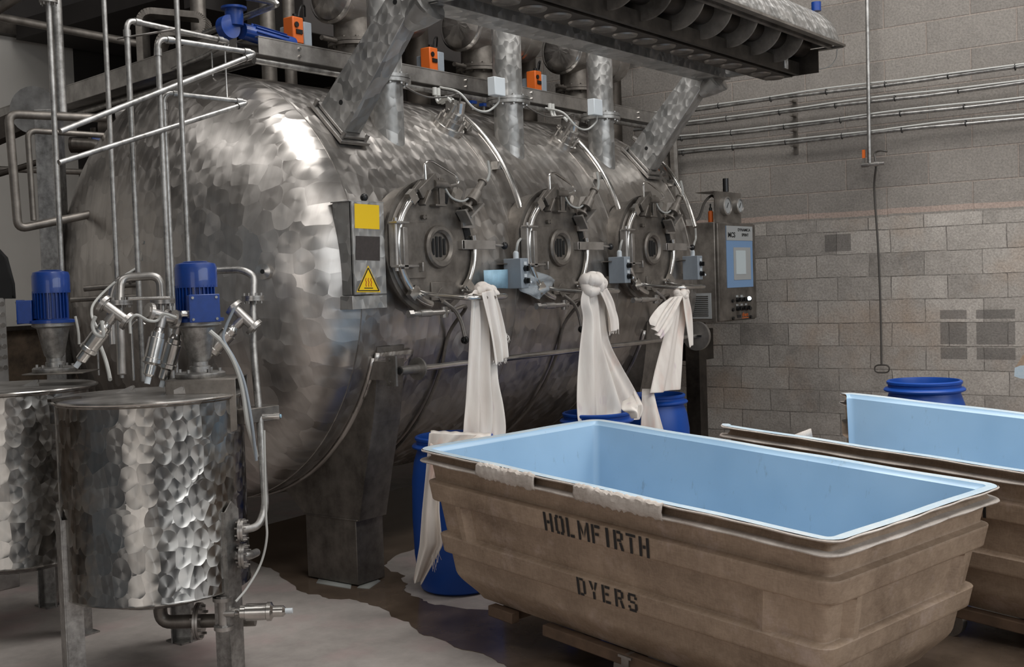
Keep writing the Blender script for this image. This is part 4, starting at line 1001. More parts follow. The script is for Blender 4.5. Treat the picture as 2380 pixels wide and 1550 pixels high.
b = sheet([(at(1493, 905, 8.0), at(1521, 905, 8.0)), (at(1493, 908, 7.78), at(1521, 908, 7.78)), (at(1492, 950, 7.72), at(1530, 950, 7.72)), (at(1489, 1000, 7.70), at(1542, 1000, 7.70)), (at(1488, 1020, 7.7), at(1545, 1020, 7.7))], 20, 1.0, .010, 31); part('overhanging_end', b, M_cloth, t, sub=1, solid=.004)

# ------------------------------------------------------------------ fibreglass carts
CW, CLN = 1.136, 2.13
def rrect(w, l, r, n_side=60, n_c=6):
    """points round a rounded rectangle (length on x), with outward normals and a side tag"""
    out = []
    hx, hy = l/2-r, w/2-r
    def arcp(cx, cy, a0):
        for k in range(n_c):
            a = a0+PI/2*k/n_c; out.append((V((cx+r*math.cos(a), cy+r*math.sin(a))), V((math.cos(a), math.sin(a)))))
    def line(p, q, n, nn):
        for k in range(n): out.append((V(p).lerp(V(q), k/n), V(nn)))
    line((-hx, -w/2), (hx, -w/2), n_side, (0, -1)); arcp(hx, -hy, -PI/2)
    line((l/2, -hy), (l/2, hy), n_side//2, (1, 0)); arcp(hx, hy, 0)
    line((hx, w/2), (-hx, w/2), n_side, (0, 1)); arcp(-hx, hy, PI/2)
    line((-l/2, hy), (-l/2, -hy), n_side//2, (-1, 0)); arcp(-hx, -hy, PI)
    return out
def sst(a, b_, x):
    t = max(0, min(1, (x-a)/(b_-a))); return t*t*(3-2*t)
def band(d, a, c, e=.006): return sst(a-e, a+e, d)*(1-sst(c-e, c+e, d))
RIBX = [-CLN/2+.20, CLN/2-.24]; RIBY = [-CW/2+.17, CW/2-.17]
def relief(p, n, d):
    o = .034*max(band(d, .145, .238), band(d, .392, .48))
    if .2 < d < .45:
        if abs(n.y) > .9: o = max(o, .032*max(band(p.x, x-.035, x+.035) for x in RIBX))
        elif abs(n.x) > .9: o = max(o, .032*max(band(p.y, y-.035, y+.035) for y in RIBY))
        else: o = max(o, .0)
    return o
TAP = .20
HB = .70
def taper(d): return .15*d + .075*sst(.57, .72, d)
def cart_pt(p, n, d, extra=0):
    t = taper(d); o = relief(p, n, d)+extra
    q = V((p.x*(1-t/(CLN/2)), p.y*(1-t/(CW/2))))+n*o; return V((q.x, q.y, -d))
LET = {'H': [((0,0),(.24,1)), ((.62,0),(.86,1)), ((.30,.42),(.56,.58))],
 'O': [((0,.14),(.24,.86)), ((.62,.14),(.86,.86)), ((.1,.86),(.38,1)), ((.48,.86),(.76,1)), ((.1,0),(.38,.14)), ((.48,0),(.76,.14))],
 'L': [((0,0),(.24,1)), ((.32,0),(.72,.15))],
 'F': [((0,0),(.24,1)), ((.32,.84),(.8,1)), ((.32,.44),(.66,.58))],
 'I': [((.2,0),(.46,1))],
 'T': [((.3,0),(.54,.80)), ((0,.86),(.84,1))],
 'E': [((0,0),(.24,1)), ((.32,.84),(.8,1)), ((.32,.44),(.66,.58)), ((.32,0),(.8,.15))],
 'R': [((0,0),(.24,1)), ((.30,.85),(.66,1)), ((.60,.56),(.84,.9)), ((.30,.44),(.66,.57))],
 'D': [((0,0),(.24,1)), ((.30,.86),(.66,1)), ((.62,.13),(.86,.87)), ((.30,0),(.66,.14))],
 'S': [((0,.55),(.24,.88)), ((.08,.86),(.76,1)), ((.62,.70),(.86,.84)), ((.2,.46),(.66,.58)), ((.62,.12),(.86,.46)), ((.10,0),(.76,.14)), ((0,.16),(.24,.30))]}
DIAG = {'M': [((0,0),(.0,1),.24), ((.86,0),(.86,1),.24)], 'Y': []}
def letter_strips(ch):
    out = []
    for (x0, y0), (x1, y1) in LET.get(ch, []): out.append([(x0,y0),(x1,y0),(x1,y1),(x0,y1)])
    if ch == 'M': out += [[(0,0),(.22,0),(.22,1),(0,1)], [(.82,0),(1.04,0),(1.04,1),(.82,1)], [(.27,.92),(.46,.45),(.46,.15),(.27,.62)], [(.77,.92),(.58,.45),(.58,.15),(.77,.62)]]
    if ch == 'Y': out += [[(.31,0),(.55,0),(.55,.42),(.31,.42)], [(0,1),(.24,1),(.41,.60),(.28,.48)], [(.86,1),(.62,1),(.47,.60),(.58,.48)]]
    if ch == 'R': out += [[(.46,.40),(.68,.40),(.88,0),(.62,0)]]
    return out
def stencil(b, word, x, xe, d_base, h, gap, off=.0012):
    w = (xe-x-gap*(len(word)-1))/sum(1.04 if ch == 'M' else (.66 if ch == 'I' else .88) for ch in word)
    for ch in word:
        for q in letter_strips(ch):
            nx, ny = 3, 10
            def fn(u, v):
                a = V(q[0]).lerp(V(q[1]), u); c = V(q[3]).lerp(V(q[2]), u); p2 = a.lerp(c, v)
                px_ = x+p2.x*w; d = d_base-p2.y*h
                return cart_pt(V((px_, -CW/2)), V((0, -1)), d, off)
            b.grid(fn, nx, ny)
        x += w*(1.04 if ch == 'M' else (.66 if ch == 'I' else .88))+gap
    return x
def cart(loc, rot, label, broken_end=False, chunks=(), letters=True):
    root = thing('laundry_cart', label, 'cart', loc, rot=rot)
    P_ = rrect(CW, CLN, .035); n = len(P_)
    rnd = random.Random(4)
    lev = [.050, .056]+[.056+(.70-.056)*i/46 for i in range(1, 47)]
    def gone(i, d): return broken_end and P_[i][0].x < -CLN/2+.02 and d < .36 and abs(P_[i][0].y) < CW/2-.02
    b = MB(); vs = []
    prof = [(.034, .0), (.038, .004), (.034, .009), (.0, .011), (-.012, .030), (.0, .046), (.036, .048), (.040, .053), (.036, .058), (.002, .064)]
    rings = []
    for (o, d) in prof:
        rings.append([V(((p+nn*(o+.003*math.sin(i*.9+d*50))).x, (p+nn*(o+.003*math.sin(i*.9+d*50))).y, -d-.0012*math.sin(i*.35))) for i, (p, nn) in enumerate(P_)])
    dl = sorted(set([round(.066+(HB-.066)*i/40, 4) for i in range(41)]+[round(e+k*.004, 4) for e in (.145, .238, .392, .48) for k in (-2, -1, 0, 1, 2)]+[.2, .45]))
    for d in dl:
        rings.append([cart_pt(p, nn, d) for p, nn in P_])
    vs = [v for r in rings for v in r]; fs = []; mi = []
    for k in range(len(rings)-1):
        for i in range(n):
            j = (i+1) % n; d = -rings[k][i].z
            if gone(i, d) and gone(j, d): continue
            b_ = (k*n+i, (k+1)*n+i, (k+1)*n+j, k*n+j); fs.append(b_); mi.append(1 if (k < 2 or 5 <= k < 9) else 0)
    nb = len(vs); vs.append(V((0, 0, -HB-.0))); last = (len(rings)-1)*n
    for i in range(n): fs.append((last+i, nb, last+(i+1) % n)); mi.append(0)
    b.add(vs, fs, smooth=True); b.mi = mi
    part('outer_body', b, [M_tub, M_lip], root, local=True)
    b = MB(); rings = []
    for (o, d) in [(.030, -.001), (.0, -.002), (-.012, .0), (-.018, .01)]+[(None, .02+(.62-.02)*i/16) for i in range(17)]+[(None, .64)]:
        if o is None: rings.append([V((p.x*(1-(.024+taper(d+.03))/(CLN/2)), p.y*(1-(.024+taper(d+.03))/(CW/2)), -d)) for p, nn in P_])
        else: rings.append([V(((p+nn*o).x, (p+nn*o).y, -d-.0012*math.sin(i*.35))) for i, (p, nn) in enumerate(P_)])
    vs = [v for r in rings for v in r]; fs = []; mi = []
    for k in range(len(rings)-1):
        for i in range(n):
            j = (i+1) % n; d = -rings[k][i].z
            if gone(i, d) and gone(j, d): continue
            fs.append((k*n+i, k*n+j, (k+1)*n+j, (k+1)*n+i)); mi.append(1 if k < 2 else 0)
    nb = len(vs); vs.append(V((0, 0, -.64))); last = (len(rings)-1)*n
    for i in range(n): fs.append((last+i, last+(i+1) % n, nb)); mi.append(0)
    b.add(vs, fs, smooth=True); b.mi = mi
    part('inner_lining', b, [M_tubin, M_tubrim], root, local=True, label='pale blue gelcoat lining')
    for (x0, x1) in chunks:
        b = MB(); L_ = x1-x0; rnd2 = random.Random(int(x0*100))
        jl = [rnd2.uniform(-.006, .006) for _ in range(60)]
        def ch(u, v):
            x = x0+L_*u; k = int(u*39)
            pr_ = [(.033, -.001), (.045, .008), (.047, .03), (.044, .05), (.034, .062)]
            q = v*4; i = min(int(q), 3); f = q-i; o = pr_[i][0]*(1-f)+pr_[i+1][0]*f; d = pr_[i][1]*(1-f)+pr_[i+1][1]*f
            top = -.0 if v > .3 else jl[k+5]*.8
            return V((x+jl[(k*3) % 50]*.3*(1 if 0 < u < 1 else 0), -CW/2-o-jl[(k*7+int(v*9)) % 55]*.35, -d-(jl[k] if v > .8 else 0)-top))
        b.grid(ch, 40, 8); part('rim_remnant', b, M_lip, root, local=True, label='frayed remaining piece of the outer rim', solid=.008)
    if letters:
        b = MB(); stencil(b, 'HOLMFIRTH', -.285, .30, .231, .080, .014, .003); part('stencil_lettering', b, M_ink, root, local=True, label='black stencilled word HOLMFIRTH')
        b = MB(); stencil(b, 'DYERS', -.13, .215, .473, .075, .022, .003); part('stencil_lettering', b, M_ink, root, local=True, label='black stencilled word DYERS')
    b = MB()
    for y in (-.42, .42): b.box((.15, y, -HB-.025), (1.15, .05, .05)); b.box((-.70, y, -HB-.025), (.16, .05, .05))
    for x in (-.7, 0, .7): b.box((x, 0, -HB-.03), (.09, .8, .05))
    part('underframe', b, M_wood, root, local=True, bevel=.005)
    return root
def castors(root, zf):
    for x, y in ((.06, -.42), (.06, .42), (-.70, .12), (.78, .12)):
        zl = zf(x, y); r = .072
        b = MB(); b.cyl((x, y-.02, zl+r), (x, y+.02, zl+r), r, n=28); w = part('castor_wheel', b, M_steel, root, local=True)
        b = MB(); b.box((x, y-.028, zl+r+.02), (.04, .006, .08)); b.box((x, y+.028, zl+r+.02), (.04, .006, .08)); b.cyl((x, y-.035, zl+r), (x, y+.035, zl+r), .01); b.box((x, y, zl+r+.062), (.07, .07, .01))
        part('castor_fork', b, M_steel, w, local=True)
rotm = Matrix.Rotation(math.radians(-100.41), 3, 'Z') @ Matrix.Rotation(math.radians(.70), 3, 'X') @ Matrix.Rotation(math.radians(3.21), 3, 'Y')
c1 = V((4.357, 2.397, .85))
k1 = cart(c1, rotm.to_euler(), 'nearest brown fibreglass cart with pale blue inside, stencilled HOLMFIRTH DYERS', chunks=((-.66, -.30), (-.07, .38)))
castors(k1, lambda x, y: (0-c1.z-(rotm @ V((x, y, 0))).z)/ (rotm @ V((0,0,1))).z)
rotm2 = Matrix.Rotation(math.radians(-100.41), 3, 'Z') @ Matrix.Rotation(math.radians(3.0), 3, 'X') @ Matrix.Rotation(math.radians(3.21), 3, 'Y')
N2 = on(1685, 987, 2, .90); c2 = N2-(rotm2 @ V((-CLN/2, -CW/2, 0)))
k2 = cart(c2, rotm2.to_euler(), 'rear brown fibreglass cart with broken left end, partly hidden by the nearer cart', broken_end=True)
castors(k2, lambda x, y: (0-c2.z-(rotm2 @ V((x, y, 0))).z)/(rotm2 @ V((0,0,1))).z)

# ------------------------------------------------------------------ mixing tanks
def mix_tank(c, label, front=True):
    c = V((c[0], c[1], 0)); r = .395; zt, zb = 1.21, .372
    t = thing('mixing_tank', label, 'tank', c, 'round mixing tanks on legs')
    b = MB(); b.lathe([(r, zb), (r+.004, zb+.004), (r, zb+.012), (r, zt-.02), (r+.008, zt-.012), (r+.008, zt), (r-.004, zt)], c, (0,0,1), n=96)
    b.lathe([(r, zb+.003), (r*.6, zb-.05), (.06, zb-.075), (.0, zb-.075)], c, (0,0,1), n=64)
    part('shell', b, M_tank, t)
    b = MB(); b.lathe([(0, zt+.012), (r-.03, zt+.008), (r+.005, zt+.004), (r+.010, zt+.002), (r+.010, zt-.004)], c, (0,0,1), n=96); ld = part('lid', b, M_steel, t)
    b = MB(); b.tube([c+V(((r+.010)*math.cos(2*PI*k/96), (r+.010)*math.sin(2*PI*k/96), zt-.002)) for k in range(96)], .007, n=8, closed=True); part('rolled_rim', b, M_bright, ld)
    b = MB()
    rdir = V((AX.x*0+.604, -.796, 0))      # to the right as seen from the doorway side
    fdir = V((.796, .604, 0))
    for a in (-146, -24, 92):
        ra = math.radians(a); d = rdir*math.cos(ra)+fdir*math.sin(ra); s_ = V((-d.y, d.x, 0)); q = c+d*(r+.012)
        b = MB()
        b.prism([(-.045, 0), (.045, 0), (.045, .72), (0, .76), (-.045, .72)], q+V((0,0,0)), s_, V((0,0,1)), .006 if (s_.cross(V((0,0,1)))).dot(d) > 0 else -.006)
        b.bar(q+s_*.045+V((0,0,0))-d*.035, q+s_*.045+V((0,0,.72))-d*.035, .006, .07, up=d); b.bar(q-s_*.045-d*.035, q-s_*.045-d*.035+V((0,0,.72)), .006, .07, up=d)
        b.box(q-d*.02+V((0,0,.004)), (.12, .12, .008))
        part('leg', b, M_pipe, t)
    # lid furniture
    for k, (dx, dy) in enumerate(((-.16, .02), (.10, -.12))):
        q = c+rdir*dx+fdir*dy+V((0,0,zt+.012)); b = MB(); b.prism([(0,0),(.09,0),(.085,.03),(.07,.03)], q, rdir, V((0,0,1)), .004); b.cyl(q+rdir*.075+V((0,0,.022))-fdir*.01, q+rdir*.075+V((0,0,.022))+fdir*.015, .009); part('lid_clamp', b, M_steel, t)
    b = MB(); q = c+rdir*-.30+fdir*-.20+V((0,0,zt+.012)); b.box(q, (.14, .03, .012), M=None); part('lid_hinge', b, M_dark, t)
    return t, rdir, fdir
TF = V((3.088, 4.346, 0)); TB = V((3.101, 5.506, 0))
tf, RD, FD = mix_tank(TF, 'nearest swirl polished steel mixing tank on three legs, at the left front')
tb, _, _ = mix_tank(TB, 'second swirl polished mixing tank behind the nearest one, cut off by the left edge')
def mixer(c, label, side=(.45, -.9)):
    q = V((c.x, c.y, 1.30)); t = thing('mixer_motor', label, 'motor', q, 'blue motors on the mixing tanks')
    def P(dx, dy, z): return q+RD*dx+FD*dy+V((0,0,z))
    b = MB(); b.lathe([(.0, -.02), (.104, -.02), (.108, -.012), (.108, .0), (.10, .006), (.045, .008), (.045, .03), (.036, .034), (.036, .05), (.048, .065), (.078, .20), (.10, .21), (.10, .228), (0, .228)], q, (0,0,1), n=40)
    for k in range(6):
        a = PI/3*k+.3; b.cyl(q+V((.085*math.cos(a), .085*math.sin(a), .0)), q+V((.085*math.cos(a), .085*math.sin(a), .02)), .008, n=6)
    part('adapter_cone', b, M_pipe, t)
    b = MB(); b.lathe([(0, .226), (.112, .226), (.112, .24), (.078, .245), (.076, .39), (0, .39)], q, (0,0,1), n=40)
    for k in range(30):
        a = 2*PI*k/30
        if abs(math.atan2(math.sin(a+.6), math.cos(a+.6))) < .45: continue
        d = V((math.cos(a), math.sin(a), 0)); b.bar(q+d*.08+V((0,0,.25)), q+d*.08+V((0,0,.385)), .004, .022, up=d)
    mo = part('motor_body', b, M_blue, t)
    b = MB(); b.lathe([(.09, .375), (.09, .46), (.084, .478), (.06, .484), (.0, .486)], q, (0,0,1), n=48); b.lathe([(.055, .486), (.05, .489), (.03, .487), (.02, .490), (0, .49)], q, (0,0,1), n=32); part('fan_cover', b, M_blue, t)
    b = MB(); dd = (RD*side[0]+FD*side[1]).normalized(); s_ = V((-dd.y, dd.x, 0)); M = Matrix((s_, dd, V((0,0,1)))).transposed().to_4x4(); M.translation = q+dd*.115+V((0,0,.285))
    b.box((0,0,0), (.125, .07, .115), M=M); b.box((0, .036, 0), (.13, .006, .12), M=M)
    tbx = part('terminal_box', b, M_blue, t, bevel=.006)
    b = MB()
    for sx in (-.05, .05):
        for sz in (-.046, .046): b.cyl(M @ V((sx, .036, sz)), M @ V((sx, .044, sz)), .006, n=8)
    b.cyl(M @ V((-.06, 0, -.02)), M @ V((-.09, 0, -.02)), .014); part('screws', b, M_bright, tbx)
    return t
MF = TF+RD*.26+FD*.0; MF = V((3.225, 4.171, 0))
MBk = TB+(MF-TF)
mixer(MF, 'right blue motor with terminal box in front, over the nearest mixing tank')
mixer(MBk, 'left blue motor over the rear mixing tank at the left edge', side=(-.95, -.1))
# channel bracket that carries the motor
for T_, M_ in ((TF, MF), (TB, MBk)):
    tt = tf if T_ is TF else tb
    b = MB(); d = (M_-T_).normalized(); s_ = V((-d.y, d.x, 0))
    z1 = 1.278
    M = Matrix((d, s_, V((0,0,1)))).transposed().to_4x4(); M.translation = V((M_.x, M_.y, 0))
    b.box((.03, 0, z1), (.30, .24, .006), M=M)
    if T_ is TB: part('motor_bracket', b, M_dull, tt, bevel=.002); continue
    for sy in (-.12, .12): b.prism([(-.12, z1), (.18, z1), (.18, z1-.22), (.12, z1-.24), (.105, z1-.06), (-.12, z1-.06)], M @ V((0, sy, 0)), d, V((0,0,1)), .006)
    b.box((.135, 0, z1-.2), (.012, .26, .20), M=M)
    part('motor_bracket', b, M_dull, tt, bevel=.002)

# ------------------------------------------------------------------ pipework at the left
PIPES = []
def pipe(label, pts, r, mat=None, fl=(), name='pipe', fr=.05, clamps=(), group=None):
    m = mat or M_pipe; pts = [V(p) for p in pts]
    b = MB(); b.tube(fillet(pts, fr) if len(pts) > 2 else pts, r, n=14)
    if not fl and not clamps and len(pts) <= 2: return solo(name, b, m, label, 'pipe', group)
    t = thing(name, label, 'pipe', V(pts[-1]), group); part('tube', b, m, t)
    for (q, ax) in fl:
        f = MB(); f.flange(q, ax, r*2.3+.012, .010, 8, .003); part('flange', f, M_steel, t)
    for i in clamps:
        p = pts[i]; a = (pts[i+1]-p).normalized() if i+1 < len(pts) else (p-pts[i-1]).normalized()
        f = MB(); f.cyl(p+a*.05, p+a*.085, r*1.3); part('collar', f, m, t); e = (p-pts[i-1]).normalized() if i > 0 else a; f = MB(); f.cyl(p-e*.085, p-e*.05, r*1.3); part('collar', f, m, t)
    return t
ZL = 1.222
def onz(px, py, z=ZL): return on(px, py, 2, z)
def vert(p, z): return V((p.x, p.y, z))
def zat(px, py, p):     # height on the vertical through p that shows at image row py
    d = (p-ORG); dep = d.dot(FWD); q = at(px, py, dep); return q.z
# V1: tall straight pipe, front
p = onz(283, 878); pipe('tall straight galvanised pipe rising past the left edge of the vessel dome to the top', [vert(p, 3.4), p], .013)
# V2
p2 = onz(333, 886); zt2 = zat(272, 55, p2); e2 = V((0,0,0))
h2 = p2+V((.0, 0, 0)); x2 = on(534, 97, 2, zt2)
def run(px, py, z): return on(px, py, 2, z)
pipe('galvanised pipe with a high elbow, uppermost of the three bent uprights', [p2, vert(p2, zt2), run(532, 97, zt2), run(480, 128, zt2), run(300, 205, zt2)], .014, clamps=(1, 2))
p3 = onz(402, 886); zt3 = zat(346, 97, p3)
pipe('galvanised pipe with a middle elbow beside the tallest bent upright', [p3, vert(p3, zt3), run(598, 124, zt3), at(140, 305, 5.25)], .014, clamps=(1, 2))
p4 = onz(410, 884); zt4 = zat(378, 220, p4)
pipe('galvanised pipe with the lowest elbow, in front of the dome', [p4, vert(p4, zt4), run(580, 238, zt4), at(137, 378, 5.2)], .013, clamps=(1, 2))
p5 = at(437, 600, 5.45); pipe('tall straight galvanised pipe ending behind the right blue motor', [vert(p5, 3.2), vert(p5, 1.5)], .0125)
p6 = at(143, 620, 5.9); pipe('tall slim steel pipe with a flange at the top, above the left blue motor', [vert(p6, 3.5), vert(p6, 1.55)], .014, fl=[(vert(p6, zat(123, 8, p6)), (0,0,1))])
p7 = at(146, 300, 6.6); pipe('wider steel pipe close behind the flanged slim pipe', [vert(p7, 3.6), vert(p7, 2.7)], .028)
# left loops
q1 = at(20, 265, 6.4); za = q1.z; pipe('bent steel pipe looping at the far left, larger of the two loops', [run(245, 275, za), q1, at(42, 532, 6.4), at(356, 468, 6.9), at(366, 545, 6.9)], .024, mat=M_dull, fl=[(at(362, 556, 6.9), (0,0,1))])
q2 = at(64, 303, 6.6); pipe('bent steel pipe looping at the far left, smaller inner loop', [run(262, 316, q2.z), q2, at(78, 512, 6.6)], .017, mat=M_dull)
pipe('short steel pipe arching down to a flange left of the dome centre', [at(370, 475, 6.6), at(398, 468, 6.55), at(407, 575, 6.5)], .02, mat=M_dull, fl=[(at(407, 580, 6.5), (0,0,1))])
pipe('upper slanting pipe from the top elbow towards the tray', [at(475, 78, 6.9), at(648, 8, 6.2), at(560, -10, 6.4)], .018)
pipe('slanting steel pipe under the dark roof edge at the top left', [at(-10, 38, 8.6), at(330, 103, 8.9)], .03, mat=M_dull)
pipe('steel pipe crossing the top left corner', [at(-10, 25, 7), at(60, -20, 6.9)], .03, mat=M_dull)
# bundle behind the tanks
def P8(px, py, d): return at(px, py, d)
pipe('horizontal steel pipe behind the valves, upper of the pair', [P8(196, 671, 6.3), P8(440, 650, 6.3)], .016, mat=M_dull)
pipe('horizontal steel pipe behind the valves, lower of the pair', [P8(165, 697, 6.3), P8(290, 690, 6.3), P8(440, 684, 6.3)], .014, mat=M_dull)
pipe('steel elbow pipe coming off the right motor to a flange and down the tank side', [P8(440, 632, 5.35), P8(560, 626, 5.3), P8(590, 640, 5.3), P8(588, 720, 5.25), P8(588, 800, 5.2), P8(606, 1000, 5.1), P8(617, 1180, 5.05), P8(600, 1225, 5.0), P8(558, 1232, 4.98)], .0165, fl=[(P8(588, 693, 5.27), (0,0,1)), (P8(563, 1232, 4.98), RD)], fr=.09)
pipe('steel pipe stub with a bend below the side flange of the near tank', [P8(545, 1290, 4.95), P8(578, 1292, 4.98), P8(596, 1284, 5.1)], .018, fl=[(P8(566, 1292, 4.96), RD)])
pipe('U-shaped steel pipe above the valves at the left', [P8(283, 870, 5.35), P8(278, 720, 5.4), P8(280, 645, 5.45), P8(372, 640, 5.5), P8(378, 760, 5.5)], .02, mat=M_steel, fl=[(P8(278, 703, 5.4), (0,0,1)), (P8(378, 700, 5.5), (0,0,1))])
pipe('steel pipe rising from the rear tank to a flange', [P8(262, 800, 5.8), P8(256, 700, 5.8), P8(270, 650, 5.8), P8(330, 642, 5.8)], .02, mat=M_steel, fl=[(P8(256, 703, 5.8), (0,0,1))])
pipe('upright steel pipe below the inner flange', [P8(365, 556, 6.9), P8(366, 660, 6.9)], .03, mat=M_dull)
pipe('upright steel pipe right of the inner flange', [P8(407, 585, 6.5), P8(409, 660, 6.5)], .02, mat=M_dull)
pipe('thin rod between the uprights at tank lid height', [P8(300, 694, 5.0), P8(395, 692, 5.05)], .008, mat=M_bright)
pipe('thin upright air line rising from the near tank lid', [onz(311, 884), vert(onz(311, 884), 1.5), vert(onz(311, 884), 1.53)+RD*.03, vert(onz(311, 884), 1.50)+RD*.07], .007, mat=M_bright, fr=.02)
pipe('thin upright air line rising behind the left motor', [onz(230, 872), vert(onz(230, 872), 1.42)], .007, mat=M_bright)
pipe('outlet bend under the near mixing tank', [V((TF.x, TF.y, .31)), V((TF.x, TF.y, .20)), V((TF.x, TF.y, .20))+RD*.42], .03, mat=M_dull, fl=[(V((TF.x, TF.y, .20))+RD*.17, RD)], fr=.08)
# hanger rods
for px, a, c_ in ((522, 97, 238), (492, 118, 165)):
    q = run(px, a, zt2); pipe('thin threaded hanger rod, ' + ('right' if px > 500 else 'left') + ' one between the bent pipes', [q, vert(q, zat(px-3, c_+12, q))], .005, mat=M_bright, name='hanger_rod')
b = MB(); b.tube([run(273, 90, zt2-.03), run(410, 68, zt2-.03)], .006, n=8); solo('clamp_rod', b, M_steel, 'thin steel rod clamped between two tall uprights', 'rod')
# rectangular ducts at the left
t = thing('cable_duct', 'square steel duct bending down in front of the pale wall at the left', 'cable duct', at(110, 860, 6.9))
q = at(112, 250, 6.9); b = MB()
b.bar(vert(q, q.z-.02), vert(q, .9), .15, .12, up=RD); part('upright', b, M_pipe, t, bevel=.004)
b = MB(); b.lathe([(.001, -.06), (.14, -.06), (.14, .06), (.001, .06)], vert(q, q.z-.02)+RD*-.065, FD, n=24, a0=0, a1=2*PI); part('bend', b, M_steel, t); b = MB(); b.bar(vert(q, q.z-.0)-RD*.03+FD*.1, at(-60, 318, 6.9)+FD*.1, .12, .12); part('side_run', b, M_dark, t)
t = thing('conveyor_guard', 'flat rounded steel housing looping above the tray at the top left', 'machine guard', at(400, 110, 7.2))
g0 = at(395, 100, 7.4); b = MB(); pts = fillet([vert(g0, g0.z-.20)-RD*.17, vert(g0, g0.z+.20)-RD*.17, vert(g0, g0.z+.15)+RD*.24, vert(g0, g0.z+.03)+RD*.22, vert(g0, g0.z+.06)-RD*.05, vert(g0, g0.z-.18)-RD*.07], .10, 8)
for i in range(len(pts)-1): b.bar(pts[i], pts[i+1], .16, .04, up=(pts[i+1]-pts[i]).normalized().cross(FD))
part('housing', b, M_dull, t)
# worm gear motor on the tray
gm = thing('gear_motor', 'blue gear motor lying on the cable tray near the top left', 'motor', at(565, 85, 6.3))
g0 = at(545, 60, 6.4); X_ = V((1,0,0))
b = MB(); b.disc(g0+V((-.05,.02,-.02)), (0,-1,.1), .065, .05); b.cyl(g0+V((0,0,.0)), g0+V((0,0,.09)), .05); b.disc(g0+V((0,0,.09)), (0,0,1), .07, .012); part('gearbox', b, M_blue, gm)
b = MB(); b.cyl(g0+V((.05,0,-.02)), g0+V((.42,0,-.045)), .045, n=20)
for k in range(12):
    a = PI/6*k; d = V((0, math.cos(a), math.sin(a))); b.bar(g0+V((.12,0,-.02))+d*.045, g0+V((.36,0,-.04))+d*.045, .006, .014, up=d)
part('motor_body', b, M_blue, gm)
b = MB(); b.cyl(g0+V((.42, 0, -.045)), g0+V((.5, .02, -.09)), .006); part('cable', b, M_cable, gm)
# pumps behind dome at left
for i, (px, py, d, r) in enumerate(((293, 300, 7.6, .10), (222, 335, 7.6, .07), (282, 352, 7.6, .08))):
    q = at(px, py, d); t = thing('pump', ['larger blue-cased pump half hidden behind the vessel dome', 'small dark pump with blue end, left of the dome', 'blue pump casing low behind the uprights at the dome edge'][i], 'pump', q-V((0,0,r)))
    b = MB(); b.cyl(q, q+RD*.18, r, n=28); part('casing', b, M_blue, t)
    b = MB(); b.cyl(q-RD*.16, q, r*.75, n=24); b.cyl(q+V((0,0,r*.6)), q+V((0,0,r*1.5)), r*.4); b.disc(q-RD*.02, RD, r*1.15, .02); part('volute', b, M_dark, t)
b = MB(); q = at(330, 265, 7.3); b.cyl(q-RD*.15, q+RD*.1, .06, n=24); solo('suction_pipe', b, M_steel, 'thick pale steel pipe end touching the dome at the upper left', 'pipe')
pipe('dark horizontal pipe in front of the pale wall, upper', [at(0, 393, 8.5), at(260, 402, 8.5)], .022, mat=M_dull)
pipe('dark horizontal pipe in front of the pale wall, lower', [at(-5, 405, 7.6), at(60, 386, 7.6), at(110, 370, 7.6)], .02, mat=M_dark)
b = MB(); b.tube(fillet([at(170, 333, 7.5), at(230, 336, 7.5), at(240, 372, 7.5)], .05), .035, n=16); solo('bent_pipe', b, M_dull, 'dull bent pipe below the small dark pump', 'pipe')

# angle-seat valves
VM = {}
def valve_proto():
    root = bpy.data.objects.new('angle_valve', None); COL.objects.link(root)
    b = MB(); b.lathe([(0, .0), (.016, 0), (.018, .03), (.024, .05), (.030, .055), (.030, .075), (.036, .078), (.036, .165), (.040, .168), (.040, .185), (.030, .19), (.024, .195), (.024, .235), (.014, .245), (0, .245)], n=28); part('actuator', b, M_bright, root, local=True)
    b = MB(); b.cyl((0,0,.245), (0,0,.275), .012, n=12); part('indicator_cap', b, M_whitepl, root, local=True, label='clear indicator cap')
    b = MB(); b.cyl((-.06, 0, -.02), (.06, 0, -.02), .022, n=20); b.cyl((0,0,-.02), (0,0,.03), .022, n=20)
    for sx in (-1, 1): b.lathe([(.001, -.008), (.042, -.008), (.042, .008), (.001, .008)], (sx*.062, 0, -.02), (1,0,0), n=24); b.cyl((sx*.05, 0, -.02), (sx*.075, 0, -.02), .03, n=8)
    part('valve_body', b, M_steel, root, local=True)
    return root
VL = [(262, 735, 5.05, (-.62, -.0, -.78), 'angle valve left of the pipe cluster, pointing down left towards the left motor'),
      (375, 745, 4.95, (-.20, -.2, -.95), 'angle valve with a clear cap in the middle of the pipe cluster'),
      (415, 760, 5.1, (-.30, 0, -.9), 'angle valve half hidden behind the right motor cone'),
      (560, 745, 5.15, (-.72, 0, -.68), 'angle valve right of the right motor, under the flanged elbow'),
      (335, 640, 6.3, (.18, 0, .95), 'upright shiny valve below the inner flange'),
      (530, 1424, 4.95, (1, 0, .0), 'horizontal valve on the outlet under the near tank')]
proto = valve_proto()
for i, (px, py, d, (a, c_, e), lab) in enumerate(VL):
    o = proto if i == 0 else dup(proto)
    dirw = (RD*a+FD*c_+V((0,0,e))).normalized(); o.location = at(px, py, d)
    o.rotation_mode = 'QUATERNION'; o.rotation_quaternion = dirw.to_track_quat('Z', 'X'); tag(o, lab, 'valve', 'angle valves around the mixing tanks')
